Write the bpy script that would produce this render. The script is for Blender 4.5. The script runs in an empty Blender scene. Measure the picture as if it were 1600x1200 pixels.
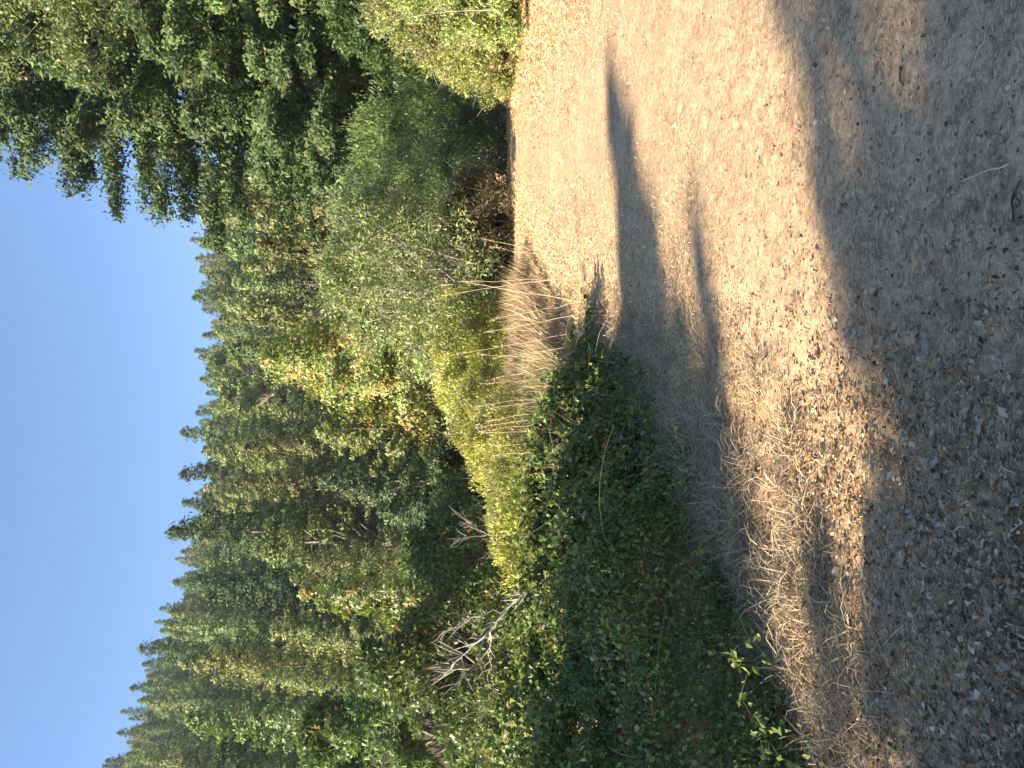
import bpy, math, random
import numpy as np
from mathutils import Vector, Matrix

# ------------------------------------------------------------------ camera, world, sun, exposure
C = bpy.context.scene.collection
scn = bpy.context.scene
EYE = 1.55
FPX = 1155.0                       # focal length in pixels of the 1600 px long side
PITCH = math.atan(35.0 / FPX)      # the phone looks slightly down
cam_d = bpy.data.cameras.new('camera')
cam_d.sensor_fit = 'HORIZONTAL'
cam_d.sensor_width = 36.0
cam_d.lens = 36.0 * FPX / 1600.0
cam_d.clip_start = 0.05
cam_d.clip_end = 3000
cam = bpy.data.objects.new('camera', cam_d)
C.objects.link(cam)
fwd = Vector((0, math.cos(PITCH), -math.sin(PITCH)))
upc = Vector((0, math.sin(PITCH), math.cos(PITCH)))
right = Vector((1, 0, 0))
# the phone was held upright but its picture lies on its side: image up = world right
R = Matrix((-upc, right, -fwd)).transposed().to_4x4()
R.translation = Vector((0, 0, EYE))
cam.matrix_world = R
scn.camera = cam

ALPHA = math.radians(22)           # direction the sunlight travels, from +X towards +Y
ELEV = math.radians(24)
world = bpy.data.worlds.new('World')
scn.world = world
world.use_nodes = True
wn = world.node_tree
bg = wn.nodes['Background']
sky = wn.nodes.new('ShaderNodeTexSky')
sky.sky_type = 'NISHITA'
sky.sun_disc = False
sky.sun_elevation = ELEV
sky.sun_rotation = math.atan2(-math.cos(ALPHA), -math.sin(ALPHA))
sky.altitude = 200
sky.air_density = 1.0
sky.dust_density = 0.5
sky.ozone_density = 4.6
wn.links.new(sky.outputs[0], bg.inputs[0])
bg.inputs[1].default_value = 0.070
sun_d = bpy.data.lights.new('sun', 'SUN')
sun_d.energy = 5.0
sun_d.angle = math.radians(0.75)
sun_d.color = (1.0, 0.86, 0.66)
sun = bpy.data.objects.new('sun', sun_d)
C.objects.link(sun)
L = Vector((math.cos(ALPHA) * math.cos(ELEV), math.sin(ALPHA) * math.cos(ELEV), -math.sin(ELEV)))
sun.rotation_euler = L.to_track_quat('-Z', 'Y').to_euler()
scn.view_settings.view_transform = 'Standard'
scn.view_settings.look = 'None'
scn.view_settings.gamma = 1
scn.view_settings.exposure = 2.12
scn.view_settings.use_curve_mapping = False
scn.render.engine = 'CYCLES'
scn.cycles.max_bounces = 5
scn.cycles.diffuse_bounces = 3
scn.cycles.glossy_bounces = 2
scn.cycles.transmission_bounces = 3
scn.cycles.volume_bounces = 0
scn.cycles.use_denoising = True

# ------------------------------------------------------------------ numeric helpers
def hash2(ix, iy, seed):
    h = (ix.astype(np.int64) * 374761393 + iy.astype(np.int64) * 668265263 + seed * 974711) & 0xffffffff
    h = ((h ^ (h >> 13)) * 1274126177) & 0xffffffff
    h = h ^ (h >> 16)
    return (h & 0xffffff) / float(0xffffff)

def vnoise(x, y, scale, seed=0):
    x = np.asarray(x, float) / scale; y = np.asarray(y, float) / scale
    ix = np.floor(x); iy = np.floor(y)
    fx = x - ix; fy = y - iy
    fx = fx * fx * (3 - 2 * fx); fy = fy * fy * (3 - 2 * fy)
    a = hash2(ix, iy, seed); b = hash2(ix + 1, iy, seed)
    c = hash2(ix, iy + 1, seed); d = hash2(ix + 1, iy + 1, seed)
    return (a * (1 - fx) + b * fx) * (1 - fy) + (c * (1 - fx) + d * fx) * fy * 1.0

def sstep(a, b, x):
    t = np.clip((np.asarray(x, float) - a) / (b - a), 0, 1)
    return t * t * (3 - 2 * t)

PY = np.array([-40, -3, 2, 5, 10, 16, 24, 32, 45, 60, 90.])
PL = np.array([-6, -1.2, -.2, .35, 1.0, 2.8, 5.6, 9, 11, 22, 50.])
PR = np.array([3, 4.3, 4.5, 4.8, 5.5, 6.9, 9.9, 14, 20, 32, 62.])
def path_l(y): return np.interp(y, PY, PL)
def path_r(y): return np.interp(y, PY, PR)
BY = np.array([-60, 6, 9, 12, 15, 18, 21, 23.5, 25.5, 28, 32, 38, 45, 55, 80, 2000.])
BZ = np.array([0, 0, .03, .17, .40, .63, .83, .93, .93, .80, .62, 1.0, 1.42, 2.0, 2.5, 2.5])
RU = np.array([-900, -200, 0, 100, 200, 300, 400, 470, 600, 860, 1300.])
RV = np.array([110, 156, 198, 232, 262, 292, 322, 344, 354, 360, 366.])
def ridge_h(x, y):
    u = 600 + FPX * np.asarray(x, float) / np.maximum(y, 40)
    v = np.interp(u, RU, RV)
    return EYE + (765 - v) / FPX * 385 - 24

def Hbig(x, y):
    x = np.asarray(x, float); y = np.asarray(y, float)
    b = (np.interp(y, BY, BZ) + np.interp(y + 1, BY, BZ) + np.interp(y - 1, BY, BZ)) / 3
    d = path_l(y) - x
    b = b - 4.5 * sstep(5, 24, d) * sstep(2, 12, y)
    f = np.clip((y - 58) / (385 - 58), 0, 1)
    g = ridge_h(x, y)
    hill = (g + 4) * (f ** 1.05) * (1 - sstep(390, 560, y) * 0.5)
    hill = hill + f * (1 - f) * 30 * (vnoise(x, y, 55, 3) - .5) + (vnoise(x, y, 9, 4) - .5) * 1.5 * sstep(60, 90, y)
    return b + hill

def micro(x, y):
    x = np.asarray(x, float); y = np.asarray(y, float)
    r = np.hypot(x, y)
    w1 = 1 - sstep(25, 60, r); w2 = 1 - sstep(9, 20, r); w3 = 1 - sstep(5, 9, r)
    inpath = sstep(0, .8, x - path_l(y)) * sstep(0, .8, path_r(y) - x)
    amp = 1 - .62 * inpath
    m = (vnoise(x, y, 1.1, 11) - .5) * .05 * w1 + (vnoise(x, y, .31, 12) - .5) * .035 * w2 * amp
    m = m + (vnoise(x, y, .12, 13) - .5) * .020 * w2 * amp + (vnoise(x, y, .045, 14) - .5) * .012 * w3 + (vnoise(x, y, .022, 15) - .5) * .006 * w3
    return m

def H(x, y): return Hbig(x, y) + micro(x, y)
def path_off(x, y):
    t = np.minimum(x - path_l(y), path_r(y) - x) + (vnoise(x, y, .5, 21) - .5) * .5
    return np.clip(t * .06, -.04, .022)
def HS(x, y):
    return H(x, y) + np.maximum(path_off(x, y), 0)

def ray(xi, yi):
    """direction through a pixel of the 1600x1200 photograph"""
    u = 1200 - yi; v = xi
    return (fwd + right * ((u - 600) / FPX) - upc * ((v - 800) / FPX))
def at(xi, yi, Y):
    d = ray(xi, yi); t = Y / d.y
    return Vector((d.x * t, Y, EYE + d.z * t))
def onground(xi, yi):
    d = ray(xi, yi)
    a, b = 1.0, 90.0
    for k in range(30):
        m = (a + b) / 2
        p = d * m
        if EYE + p.z > float(HS(p.x, p.y)): a = m
        else: b = m
    p = d * a
    return Vector((p.x, p.y, float(HS(p.x, p.y))))

class Geo:
    def __init__(s): s.v = []; s.f = []; s.m = []; s.t = []; s.n = 0
    def add(s, v, f, tint=(1, 1, 1), mat=0):
        v = np.asarray(v, float).reshape(-1, 3)
        tint = np.asarray(tint, float)
        if tint.ndim == 1: tint = np.tile(tint, (len(v), 1))
        fs = f if isinstance(f, list) else [f]
        for q in fs:
            q = np.asarray(q, int)
            if len(q): s.f.append(q + s.n); s.m.append(np.full(len(q), mat))
        s.v.append(v); s.t.append(tint); s.n += len(v)
    def mesh(s, name, mats, smooth=False):
        V = np.concatenate(s.v); T = np.concatenate(s.t)
        me = bpy.data.meshes.new(name)
        me.vertices.add(len(V)); me.vertices.foreach_set('co', V.ravel())
        nl = sum(q.size for q in s.f); nf = sum(len(q) for q in s.f)
        me.loops.add(nl); me.loops.foreach_set('vertex_index', np.concatenate([q.ravel() for q in s.f]).astype(np.int32))
        tot = np.concatenate([np.full(len(q), q.shape[1]) for q in s.f])
        st = np.concatenate([[0], np.cumsum(tot)[:-1]])
        me.polygons.add(nf); me.polygons.foreach_set('loop_start', st.astype(np.int32))
        me.polygons.foreach_set('material_index', np.concatenate(s.m).astype(np.int32))
        for m in mats: me.materials.append(m)
        me.update(calc_edges=True)
        a = me.attributes.new('tint', 'FLOAT_COLOR', 'POINT')
        a.data.foreach_set('color', np.concatenate([T, np.ones((len(T), 1))], 1).astype(np.float32).ravel())
        me.polygons.foreach_set('use_smooth', np.full(nf, bool(smooth)))
        return me

def link(name, me, parent=None, loc=(0, 0, 0), **props):
    o = bpy.data.objects.new(name, me)
    C.objects.link(o)
    o.location = loc
    if parent: o.parent = parent
    for k, v in props.items(): o[k] = v
    return o
def thing(name, label, cat, loc=(0, 0, 0), rotz=0, group=None):
    o = link(name, None, loc=loc, label=label, category=cat)
    o.rotation_euler = (0, 0, rotz)
    if group: o['group'] = group
    return o
def dup(root, loc, rotz, scale, label, group=None):
    r = root.copy(); C.objects.link(r)
    r.location = loc; r.rotation_euler = (0, 0, rotz); r.scale = scale
    r['label'] = label
    if group: r['group'] = group
    for ch in root.children:
        c = ch.copy(); C.objects.link(c); c.parent = r
    return r

def unit(a):
    return a / np.maximum(np.linalg.norm(a, axis=-1, keepdims=True), 1e-9)

def leaves(g, c, d, n, ln, wd, tint, lift=.15, mat=0, tri=False):
    """rhombic leaves: centre c, long axis d, rough normal n, length ln, width wd"""
    N = len(c); d = unit(d); s = unit(np.cross(n, d)); nn = np.cross(d, s)
    ln = np.broadcast_to(np.asarray(ln, float).reshape(-1, 1), (N, 1)); wd = np.broadcast_to(np.asarray(wd, float).reshape(-1, 1), (N, 1))
    if tri:
        V = np.stack([c - d * ln * .5 + s * wd * .5, c - d * ln * .5 - s * wd * .5 + nn * ln * lift, c + d * ln * .5], 1)
        tt = np.repeat(np.asarray(tint, float), 3, axis=0) if np.ndim(tint) > 1 else np.tile(tint, (N * 3, 1))
        g.add(V, np.arange(N * 3).reshape(N, 3), tt, mat)
        return
    V = np.empty((N, 4, 3))
    V[:, 0] = c - d * ln * .5
    V[:, 1] = c + s * wd * .5 + nn * ln * lift
    V[:, 2] = c + d * ln * .5
    V[:, 3] = c - s * wd * .5 + nn * ln * lift
    F = np.arange(N * 4).reshape(N, 4)
    tt = np.repeat(np.asarray(tint, float), 4, axis=0) if np.ndim(tint) > 1 else np.tile(tint, (N * 4, 1))
    g.add(V, F, tt, mat)

def blades(g, p, d, ln, wd, droop, tint, rng, mat=0):
    """grass blades: root p, direction d, length, width, tip droop"""
    N = len(p); d = unit(d)
    s = unit(np.cross(d, rng.normal(size=(N, 3))))
    ln = np.asarray(ln, float).reshape(-1, 1); wd = np.asarray(wd, float).reshape(-1, 1); droop = np.asarray(droop, float).reshape(-1, 1)
    mid = p + d * ln * .55 - np.array([0, 0, 1.]) * droop * ln * .25
    tip = p + d * ln - np.array([0, 0, 1.]) * droop * ln
    V = np.stack([p - s * wd / 2, p + s * wd / 2, mid + s * wd * .4, mid - s * wd * .4, tip], 1)
    b = (np.arange(N) * 5)[:, None]
    g.add(V, [np.concatenate([b, b + 1, b + 2, b + 3], 1), np.concatenate([b + 3, b + 2, b + 4], 1)], np.repeat(tint, 5, axis=0), mat)

def tube(g, pts, rad, n=6, tint=(1, 1, 1), mat=0, knob=0, rng=None):
    P = np.asarray(pts, float); K = len(P)
    rad = np.broadcast_to(np.asarray(rad, float), (K,))
    T = np.gradient(P, axis=0); T = unit(T)
    ref = np.array([0.3, 0.1, 1.0]) if abs(T[:, 2]).mean() < .8 else np.array([1., .2, 0])
    A = unit(np.cross(T, ref)); B = np.cross(T, A)
    ang = np.arange(n) * 2 * math.pi / n
    rr = rad[:, None] * np.ones((K, n))
    if knob and rng is not None: rr = rr * (1 + knob * (rng.random((K, n)) - .5))
    V = P[:, None] + (A[:, None] * np.cos(ang)[None, :, None] + B[:, None] * np.sin(ang)[None, :, None]) * rr[..., None]
    i = np.arange(K - 1)[:, None] * n; j = np.arange(n)[None]; j2 = (j + 1) % n
    F = np.stack([i + j, i + j2, i + n + j2, i + n + j], -1).reshape(-1, 4)
    g.add(V, F, tint, mat)

def curve(p0, p1, sag=0., n=5, wob=0., rng=None):
    t = np.linspace(0, 1, n)[:, None]
    p = np.asarray(p0)[None] * (1 - t) + np.asarray(p1)[None] * t
    p = p + np.array([0, 0, 1.]) * (sag * 4 * t * (1 - t))
    if wob and rng is not None:
        w = rng.normal(size=(n, 3)) * wob; w[0] = 0; w[-1] *= .3
        p = p + w
    return p

# ------------------------------------------------------------------ materials
def nodes(name):
    m = bpy.data.materials.new(name); m.use_nodes = True
    nt = m.node_tree; nt.nodes.clear()
    return m, nt, nt.nodes.new, nt.links.new

def leaf_material(name, rough=.5, spec=.35, trans=.28, hue=.02, val=.25, warm=(1.15, 1.2, .55)):
    m, nt, N, K = nodes(name)
    out = N('ShaderNodeOutputMaterial')
    at_ = N('ShaderNodeAttribute'); at_.attribute_name = 'tint'
    oi = N('ShaderNodeObjectInfo')
    hsv = N('ShaderNodeHueSaturation')
    mh = N('ShaderNodeMapRange'); mh.inputs[3].default_value = .5 - hue; mh.inputs[4].default_value = .5 + hue
    mv = N('ShaderNodeMath'); mv.operation = 'MULTIPLY_ADD'; mv.inputs[1].default_value = 7.13; mv.inputs[2].default_value = 0
    fr = N('ShaderNodeMath'); fr.operation = 'FRACT'
    mr = N('ShaderNodeMapRange'); mr.inputs[3].default_value = 1 - val; mr.inputs[4].default_value = 1 + val
    K(oi.outputs['Random'], mh.inputs[0]); K(oi.outputs['Random'], mv.inputs[0]); K(mv.outputs[0], fr.inputs[0]); K(fr.outputs[0], mr.inputs[0])
    K(at_.outputs['Color'], hsv.inputs['Color']); K(mh.outputs[0], hsv.inputs['Hue']); K(mr.outputs[0], hsv.inputs['Value'])
    pr = N('ShaderNodeBsdfPrincipled'); pr.inputs['Roughness'].default_value = rough
    pr.inputs['Specular IOR Level'].default_value = spec
    K(hsv.outputs[0], pr.inputs['Base Color'])
    if trans > 0:
        tr = N('ShaderNodeBsdfTranslucent'); mx = N('ShaderNodeMix'); mx.data_type = 'RGBA'; mx.blend_type = 'MULTIPLY'
        mx.inputs[0].default_value = 1; mx.inputs[7].default_value = (*warm, 1)
        K(hsv.outputs[0], mx.inputs[6]); K(mx.outputs[2], tr.inputs[0])
        ms = N('ShaderNodeMixShader'); ms.inputs[0].default_value = trans
        K(pr.outputs[0], ms.inputs[1]); K(tr.outputs[0], ms.inputs[2]); K(ms.outputs[0], out.inputs[0])
    else:
        K(pr.outputs[0], out.inputs[0])
    return m

def bark_material(name, c1, c2, scale=6, stretch=.15, bump=.4):
    m, nt, N, K = nodes(name)
    out = N('ShaderNodeOutputMaterial'); pr = N('ShaderNodeBsdfPrincipled'); pr.inputs['Roughness'].default_value = .9
    tc = N('ShaderNodeTexCoord'); mp = N('ShaderNodeMapping'); mp.inputs['Scale'].default_value = (1, 1, stretch)
    nz = N('ShaderNodeTexNoise'); nz.inputs['Scale'].default_value = scale; nz.inputs['Detail'].default_value = 5
    cr = N('ShaderNodeValToRGB'); cr.color_ramp.elements[0].position = .35; cr.color_ramp.elements[1].position = .68
    cr.color_ramp.elements[0].color = (*c1, 1); cr.color_ramp.elements[1].color = (*c2, 1)
    bp = N('ShaderNodeBump'); bp.inputs['Strength'].default_value = bump; bp.inputs['Distance'].default_value = .05
    K(tc.outputs['Object'], mp.inputs[0]); K(mp.outputs[0], nz.inputs[0]); K(nz.outputs[0], cr.inputs[0])
    K(cr.outputs[0], pr.inputs['Base Color']); K(nz.outputs[0], bp.inputs['Height']); K(bp.outputs[0], pr.inputs['Normal'])
    K(pr.outputs[0], out.inputs[0])
    return m

def ground_material(name, dirt1, dirt2, straw, straw_amt, forest=True):
    m, nt, N, K = nodes(name)
    out = N('ShaderNodeOutputMaterial'); pr = N('ShaderNodeBsdfPrincipled'); pr.inputs['Roughness'].default_value = .95
    pr.inputs['Specular IOR Level'].default_value = .15
    geo = N('ShaderNodeNewGeometry')
    def noise(sc, det=4, rough=.6, vec=None):
        n = N('ShaderNodeTexNoise'); n.inputs['Scale'].default_value = sc; n.inputs['Detail'].default_value = det; n.inputs['Roughness'].default_value = rough
        K(vec or geo.outputs['Position'], n.inputs[0]); return n
    def ramp(src, a, b, c0, c1):
        r = N('ShaderNodeValToRGB'); r.color_ramp.elements[0].position = a; r.color_ramp.elements[1].position = b
        r.color_ramp.elements[0].color = (*c0, 1); r.color_ramp.elements[1].color = (*c1, 1); K(src, r.inputs[0]); return r
    def mix(a, b, f, mode='MIX'):
        x = N('ShaderNodeMix'); x.data_type = 'RGBA'; x.blend_type = mode
        for s_, i in ((f, 0), (a, 6), (b, 7)):
            if hasattr(s_, 'links') or hasattr(s_, 'is_linked'): K(s_, x.inputs[i])
            else: x.inputs[i].default_value = s_ if i == 0 else (*s_, 1)
        return x.outputs[2]
    n7 = noise(7, 5, .7); n1 = noise(1.3, 5); n2 = noise(28, 6, .7); n3 = noise(150, 3, .7); n5 = noise(.35, 3)
    base = ramp(n1.outputs[0], .35, .68, dirt1, dirt2).outputs[0]
    base = mix(base, ramp(n7.outputs[0], .36, .62, (.66, .62, .58), (1.12, 1.1, 1.08)).outputs[0], .8, 'MULTIPLY')
    base = mix(base, ramp(n2.outputs[0], .3, .72, (.45, .42, .38), (1.5, 1.45, 1.38)).outputs[0], .75, 'MULTIPLY')
    base = mix(base, ramp(n3.outputs[0], .3, .7, (.55, .52, .5), (1.4, 1.38, 1.35)).outputs[0], .6, 'MULTIPLY')
    vs = N('ShaderNodeTexVoronoi'); vs.inputs['Scale'].default_value = 42; K(geo.outputs['Position'], vs.inputs[0])
    sp2 = N('ShaderNodeSeparateColor'); K(vs.outputs['Color'], sp2.inputs[0])
    g2 = N('ShaderNodeMath'); g2.operation = 'GREATER_THAN'; g2.inputs[1].default_value = .88; K(sp2.outputs[1], g2.inputs[0])
    l2 = N('ShaderNodeMath'); l2.operation = 'LESS_THAN'; l2.inputs[1].default_value = .33; K(vs.outputs['Distance'], l2.inputs[0])
    m2 = N('ShaderNodeMath'); m2.operation = 'MULTIPLY'; K(g2.outputs[0], m2.inputs[0]); K(l2.outputs[0], m2.inputs[1])
    base = mix(base, (.15, .10, .065), m2.outputs[0])  # dark specks: shadows of small stones and holes painted into the soil colour
    # straw flecks: stretched voronoi cells
    mp = N('ShaderNodeMapping'); mp.inputs['Scale'].default_value = (60, 190, 60); mp.inputs['Rotation'].default_value = (0, 0, .5)
    K(geo.outputs['Position'], mp.inputs[0])
    vo = N('ShaderNodeTexVoronoi'); vo.inputs['Scale'].default_value = 1; K(mp.outputs[0], vo.inputs[0])
    sep = N('ShaderNodeSeparateColor'); K(vo.outputs['Color'], sep.inputs[0])
    lt = N('ShaderNodeMath'); lt.operation = 'LESS_THAN'; lt.inputs[1].default_value = straw_amt; K(sep.outputs[0], lt.inputs[0])
    base = mix(base, straw, lt.outputs[0])
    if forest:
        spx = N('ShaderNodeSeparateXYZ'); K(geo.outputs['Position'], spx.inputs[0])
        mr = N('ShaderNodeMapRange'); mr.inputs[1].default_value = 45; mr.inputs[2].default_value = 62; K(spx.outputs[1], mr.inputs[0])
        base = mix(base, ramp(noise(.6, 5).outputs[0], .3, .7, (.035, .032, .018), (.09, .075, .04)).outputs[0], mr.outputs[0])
    K(base, pr.inputs['Base Color'])
    ad = N('ShaderNodeMath'); ad.operation = 'ADD'; K(n2.outputs[0], ad.inputs[0]); K(n3.outputs[0], ad.inputs[1])
    bp = N('ShaderNodeBump'); bp.inputs['Strength'].default_value = .7; bp.inputs['Distance'].default_value = .012
    K(ad.outputs[0], bp.inputs['Height']); K(bp.outputs[0], pr.inputs['Normal'])
    K(pr.outputs[0], out.inputs[0])
    return m

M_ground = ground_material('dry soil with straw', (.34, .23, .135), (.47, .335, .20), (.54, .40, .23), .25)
M_path = ground_material('packed sandy soil', (.42, .295, .185), (.55, .405, .26), (.60, .44, .27), .12, forest=False)
M_fir = leaf_material('fir needles', .6, .25, .18)
M_hill = leaf_material('hillside needles', .7, .2, .15, hue=.035, val=.42)
M_leaf = leaf_material('green leaves', .45, .4, .3)
M_bram = leaf_material('bramble leaves', .55, .3, .3, hue=0, val=.05)
M_dry = leaf_material('dry straw', .7, .3, .12, hue=.008, val=.12, warm=(1.1, 1, .8))
M_dleaf = leaf_material('dry fallen leaf', .95, .04, .1, hue=.012, val=.3, warm=(1.1, 1, .8))
M_stone = leaf_material('pebble stone', .95, .06, 0, hue=.01, val=.25)
M_bark = bark_material('fir bark', (.06, .04, .03), (.22, .15, .11))
M_bark2 = bark_material('grey bark', (.10, .085, .07), (.28, .25, .21))
M_twig = bark_material('pale weathered wood', (.17, .15, .13), (.38, .35, .31), 12)
M_cane = leaf_material('dry cane', .7, .3, 0)

def pick(rng, n, pal, w=None, jit=.18):
    pal = np.asarray(pal, float)
    i = rng.choice(len(pal), n, p=w)
    return pal[i] * (1 + jit * rng.normal(size=(n, 1))).clip(.5, 1.7)

# ------------------------------------------------------------------ ground and path
def build_ground():
    a_front = np.linspace(-42, 42, 370, endpoint=False)
    a_back = np.linspace(42, 318, 90, endpoint=False)
    ang = np.radians(np.concatenate([a_front, a_back]))     # measured from +Y towards +X
    rad = np.concatenate([[.25, .6, 1.0, 1.3], np.geomspace(1.6, 12, 240), np.geomspace(12.3, 60, 80), np.geomspace(61, 1400, 60)])
    A, Rr = np.meshgrid(ang, rad)
    x = Rr * np.sin(A); y = Rr * np.cos(A)
    z = H(x, y)
    V = np.stack([x, y, z], -1).reshape(-1, 3)
    na = len(ang)
    i = np.arange(len(rad) - 1)[:, None] * na; j = np.arange(na)[None]; j2 = (j + 1) % na
    F = np.stack([i + j, i + na + j, i + na + j2, i + j2], -1).reshape(-1, 4)
    g = Geo(); g.add(V, F)
    cen = len(V)
    g.add([[0, 0, float(H(0, 0))]], np.zeros((0, 3), int))
    jj = np.arange(na)
    g.f.append(np.stack([np.full(na, cen), jj, (jj + 1) % na], 1)); g.m.append(np.zeros(na, int))
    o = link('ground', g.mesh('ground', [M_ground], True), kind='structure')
    # the path: a sheet laid over the ground whose rims dip under it
    ys = np.concatenate([np.linspace(-12, 1.4, 30), np.geomspace(1.5, 14, 380), np.geomspace(14.1, 78, 90)])
    ts = np.linspace(-.05, 1.05, 170)
    Y, T = np.meshgrid(ys, ts, indexing='ij')
    X = path_l(Y) + (path_r(Y) - path_l(Y)) * T
    Z = H(X, Y) + path_off(X, Y)
    g = Geo(); n = len(ts)
    i = np.arange(len(ys) - 1)[:, None] * n; j = np.arange(n - 1)[None]
    F = np.stack([i + j, i + j + 1, i + n + j + 1, i + n + j], -1).reshape(-1, 4)
    g.add(np.stack([X, Y, Z], -1), F)
    link('path', g.mesh('path', [M_path], True), kind='structure')
build_ground()

# ------------------------------------------------------------------ tree builders
FIR = [(.030, .052, .020), (.045, .075, .026), (.065, .095, .032), (.085, .11, .035)]
def fir_meshes(seed, Ht, Rad, n_br, sprays, per, lsz, pal, w=None, base=.12, droop=.35, top_pow=.8, tr=.02, gap=0., patch=None, profile=None, fan=.30, bare=.22, thick=.10, shingle=0., wfac=.40, rvar=(.66, .62)):
    rng = np.random.default_rng(seed)
    g = Geo(); b = Geo()
    zs = np.linspace(0, Ht, 9)
    lean = rng.normal(size=2) * Ht * .006
    cx = np.sin(zs / Ht * 2) * lean[0]; cy = np.sin(zs / Ht * 1.7) * lean[1]
    r0 = Ht * tr
    tube(b, np.stack([cx, cy, zs], 1), r0 * (1 - zs / Ht) ** .8 + .012, 9)
    cs, ds, ls = [], [], []
    for k in range(n_br):
        t = base + (1 - base) * (k + rng.random() * .9) / n_br
        if t > .995: continue
        s = (t - base) / (1 - base)
        if profile is not None: rr = Rad * np.interp(s, profile[0], profile[1])
        else: rr = Rad * (1 - s) ** top_pow * (1 if s > .12 else .65 + .35 * s / .12)
        rr *= rvar[0] + rvar[1] * rng.random()
        if gap and rng.random() < gap: continue
        a = k * 2.39996 + rng.normal() * .35
        z0 = t * Ht
        up = .45 * s - droop * (1 - s) + rng.normal() * .08
        d = np.array([math.cos(a), math.sin(a), 0])
        o = np.array([np.interp(z0, zs, cx), np.interp(z0, zs, cy), z0])
        tt = np.linspace(0, 1, 5)
        P = o + d * (rr * tt)[:, None] + np.array([0, 0, 1.]) * (up * rr * tt - .12 * rr * tt ** 2 * (1 - s) + .0)[:, None]
        if rr > .35 * Rad or s < .3: tube(b, P, np.linspace(r0 * .16 * (1 - s) + .012, .008, 5), 4)
        ns = max(3, int(sprays * rr / Rad))
        for q in range(ns):
            f = bare + (1 - bare) * (q + rng.random()) / ns
            c = np.array([np.interp(f, tt, P[:, i]) for i in range(3)])
            side = np.array([-d[1], d[0], 0]) * (1 if q % 2 else -1)
            sl = rr * fan * (1.15 - f) * (.6 + .6 * rng.random()) + .04 * Rad
            sd = unit(d * .8 + side * .9 + np.array([0, 0, -.25 * (1 - s) - .1]))
            m = int(per * (.6 + .8 * rng.random()))
            u = rng.random(m) ** .8
            pts = c + sd * (sl * u)[:, None] + rng.normal(size=(m, 3)) * np.array([1, 1, .75]) * (thick * Rad * .5) * (1 - .4 * u)[:, None]
            pts[:, 2] -= .10 * sl * u
            cs.append(pts); ds.append(sd + rng.normal(size=(m, 3)) * .55 + np.array([0, 0, -.2]))
            ls.append(np.full(m, .75 + .5 * rng.random()))
    # leader
    m = per * 2
    u = rng.random(m); cs.append(np.stack([np.full(m, cx[-1]), np.full(m, cy[-1]), Ht * (.94 + .065 * u)], 1) + rng.normal(size=(m, 3)) * (1 - u)[:, None] * Rad * .06 + rng.normal(size=(m, 3)) * .01)
    ds.append(np.array([0, 0, 1.]) + rng.normal(size=(m, 3)) * .5); ls.append(np.ones(m))
    c = np.concatenate(cs); d = np.concatenate(ds); br = np.concatenate(ls)
    N = len(c)
    col = pick(rng, N, pal, w) * br[:, None]
    if patch is not None:
        pc, pw, psc = patch
        nz = vnoise(c[:, 0] * 1.1 + c[:, 2] * .7, c[:, 1] + c[:, 2] * .9, psc, seed)
        mk = (nz > 1 - pw) & (rng.random(N) < .75)
        col[mk] = pick(rng, int(mk.sum()), pc)
    rad_ = unit(c - np.array([0, 0, 1.]) * c[:, 2:3])
    nrm = rad_ * (.5 + 1.3 * shingle) + np.array([0, 0, .8]) + rng.normal(size=(N, 3)) * .42
    if shingle:
        d = unit(d * (1 - shingle) + rng.normal(size=(N, 3)) * shingle); nu = unit(nrm)
        d = d - nu * (d * nu).sum(1)[:, None] * min(1, shingle * 1.1)
    sz = lsz * (.6 + .8 * rng.random(N))
    leaves(g, c, d, nrm, sz, sz * wfac, col, tri=True)
    return b, g

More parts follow.
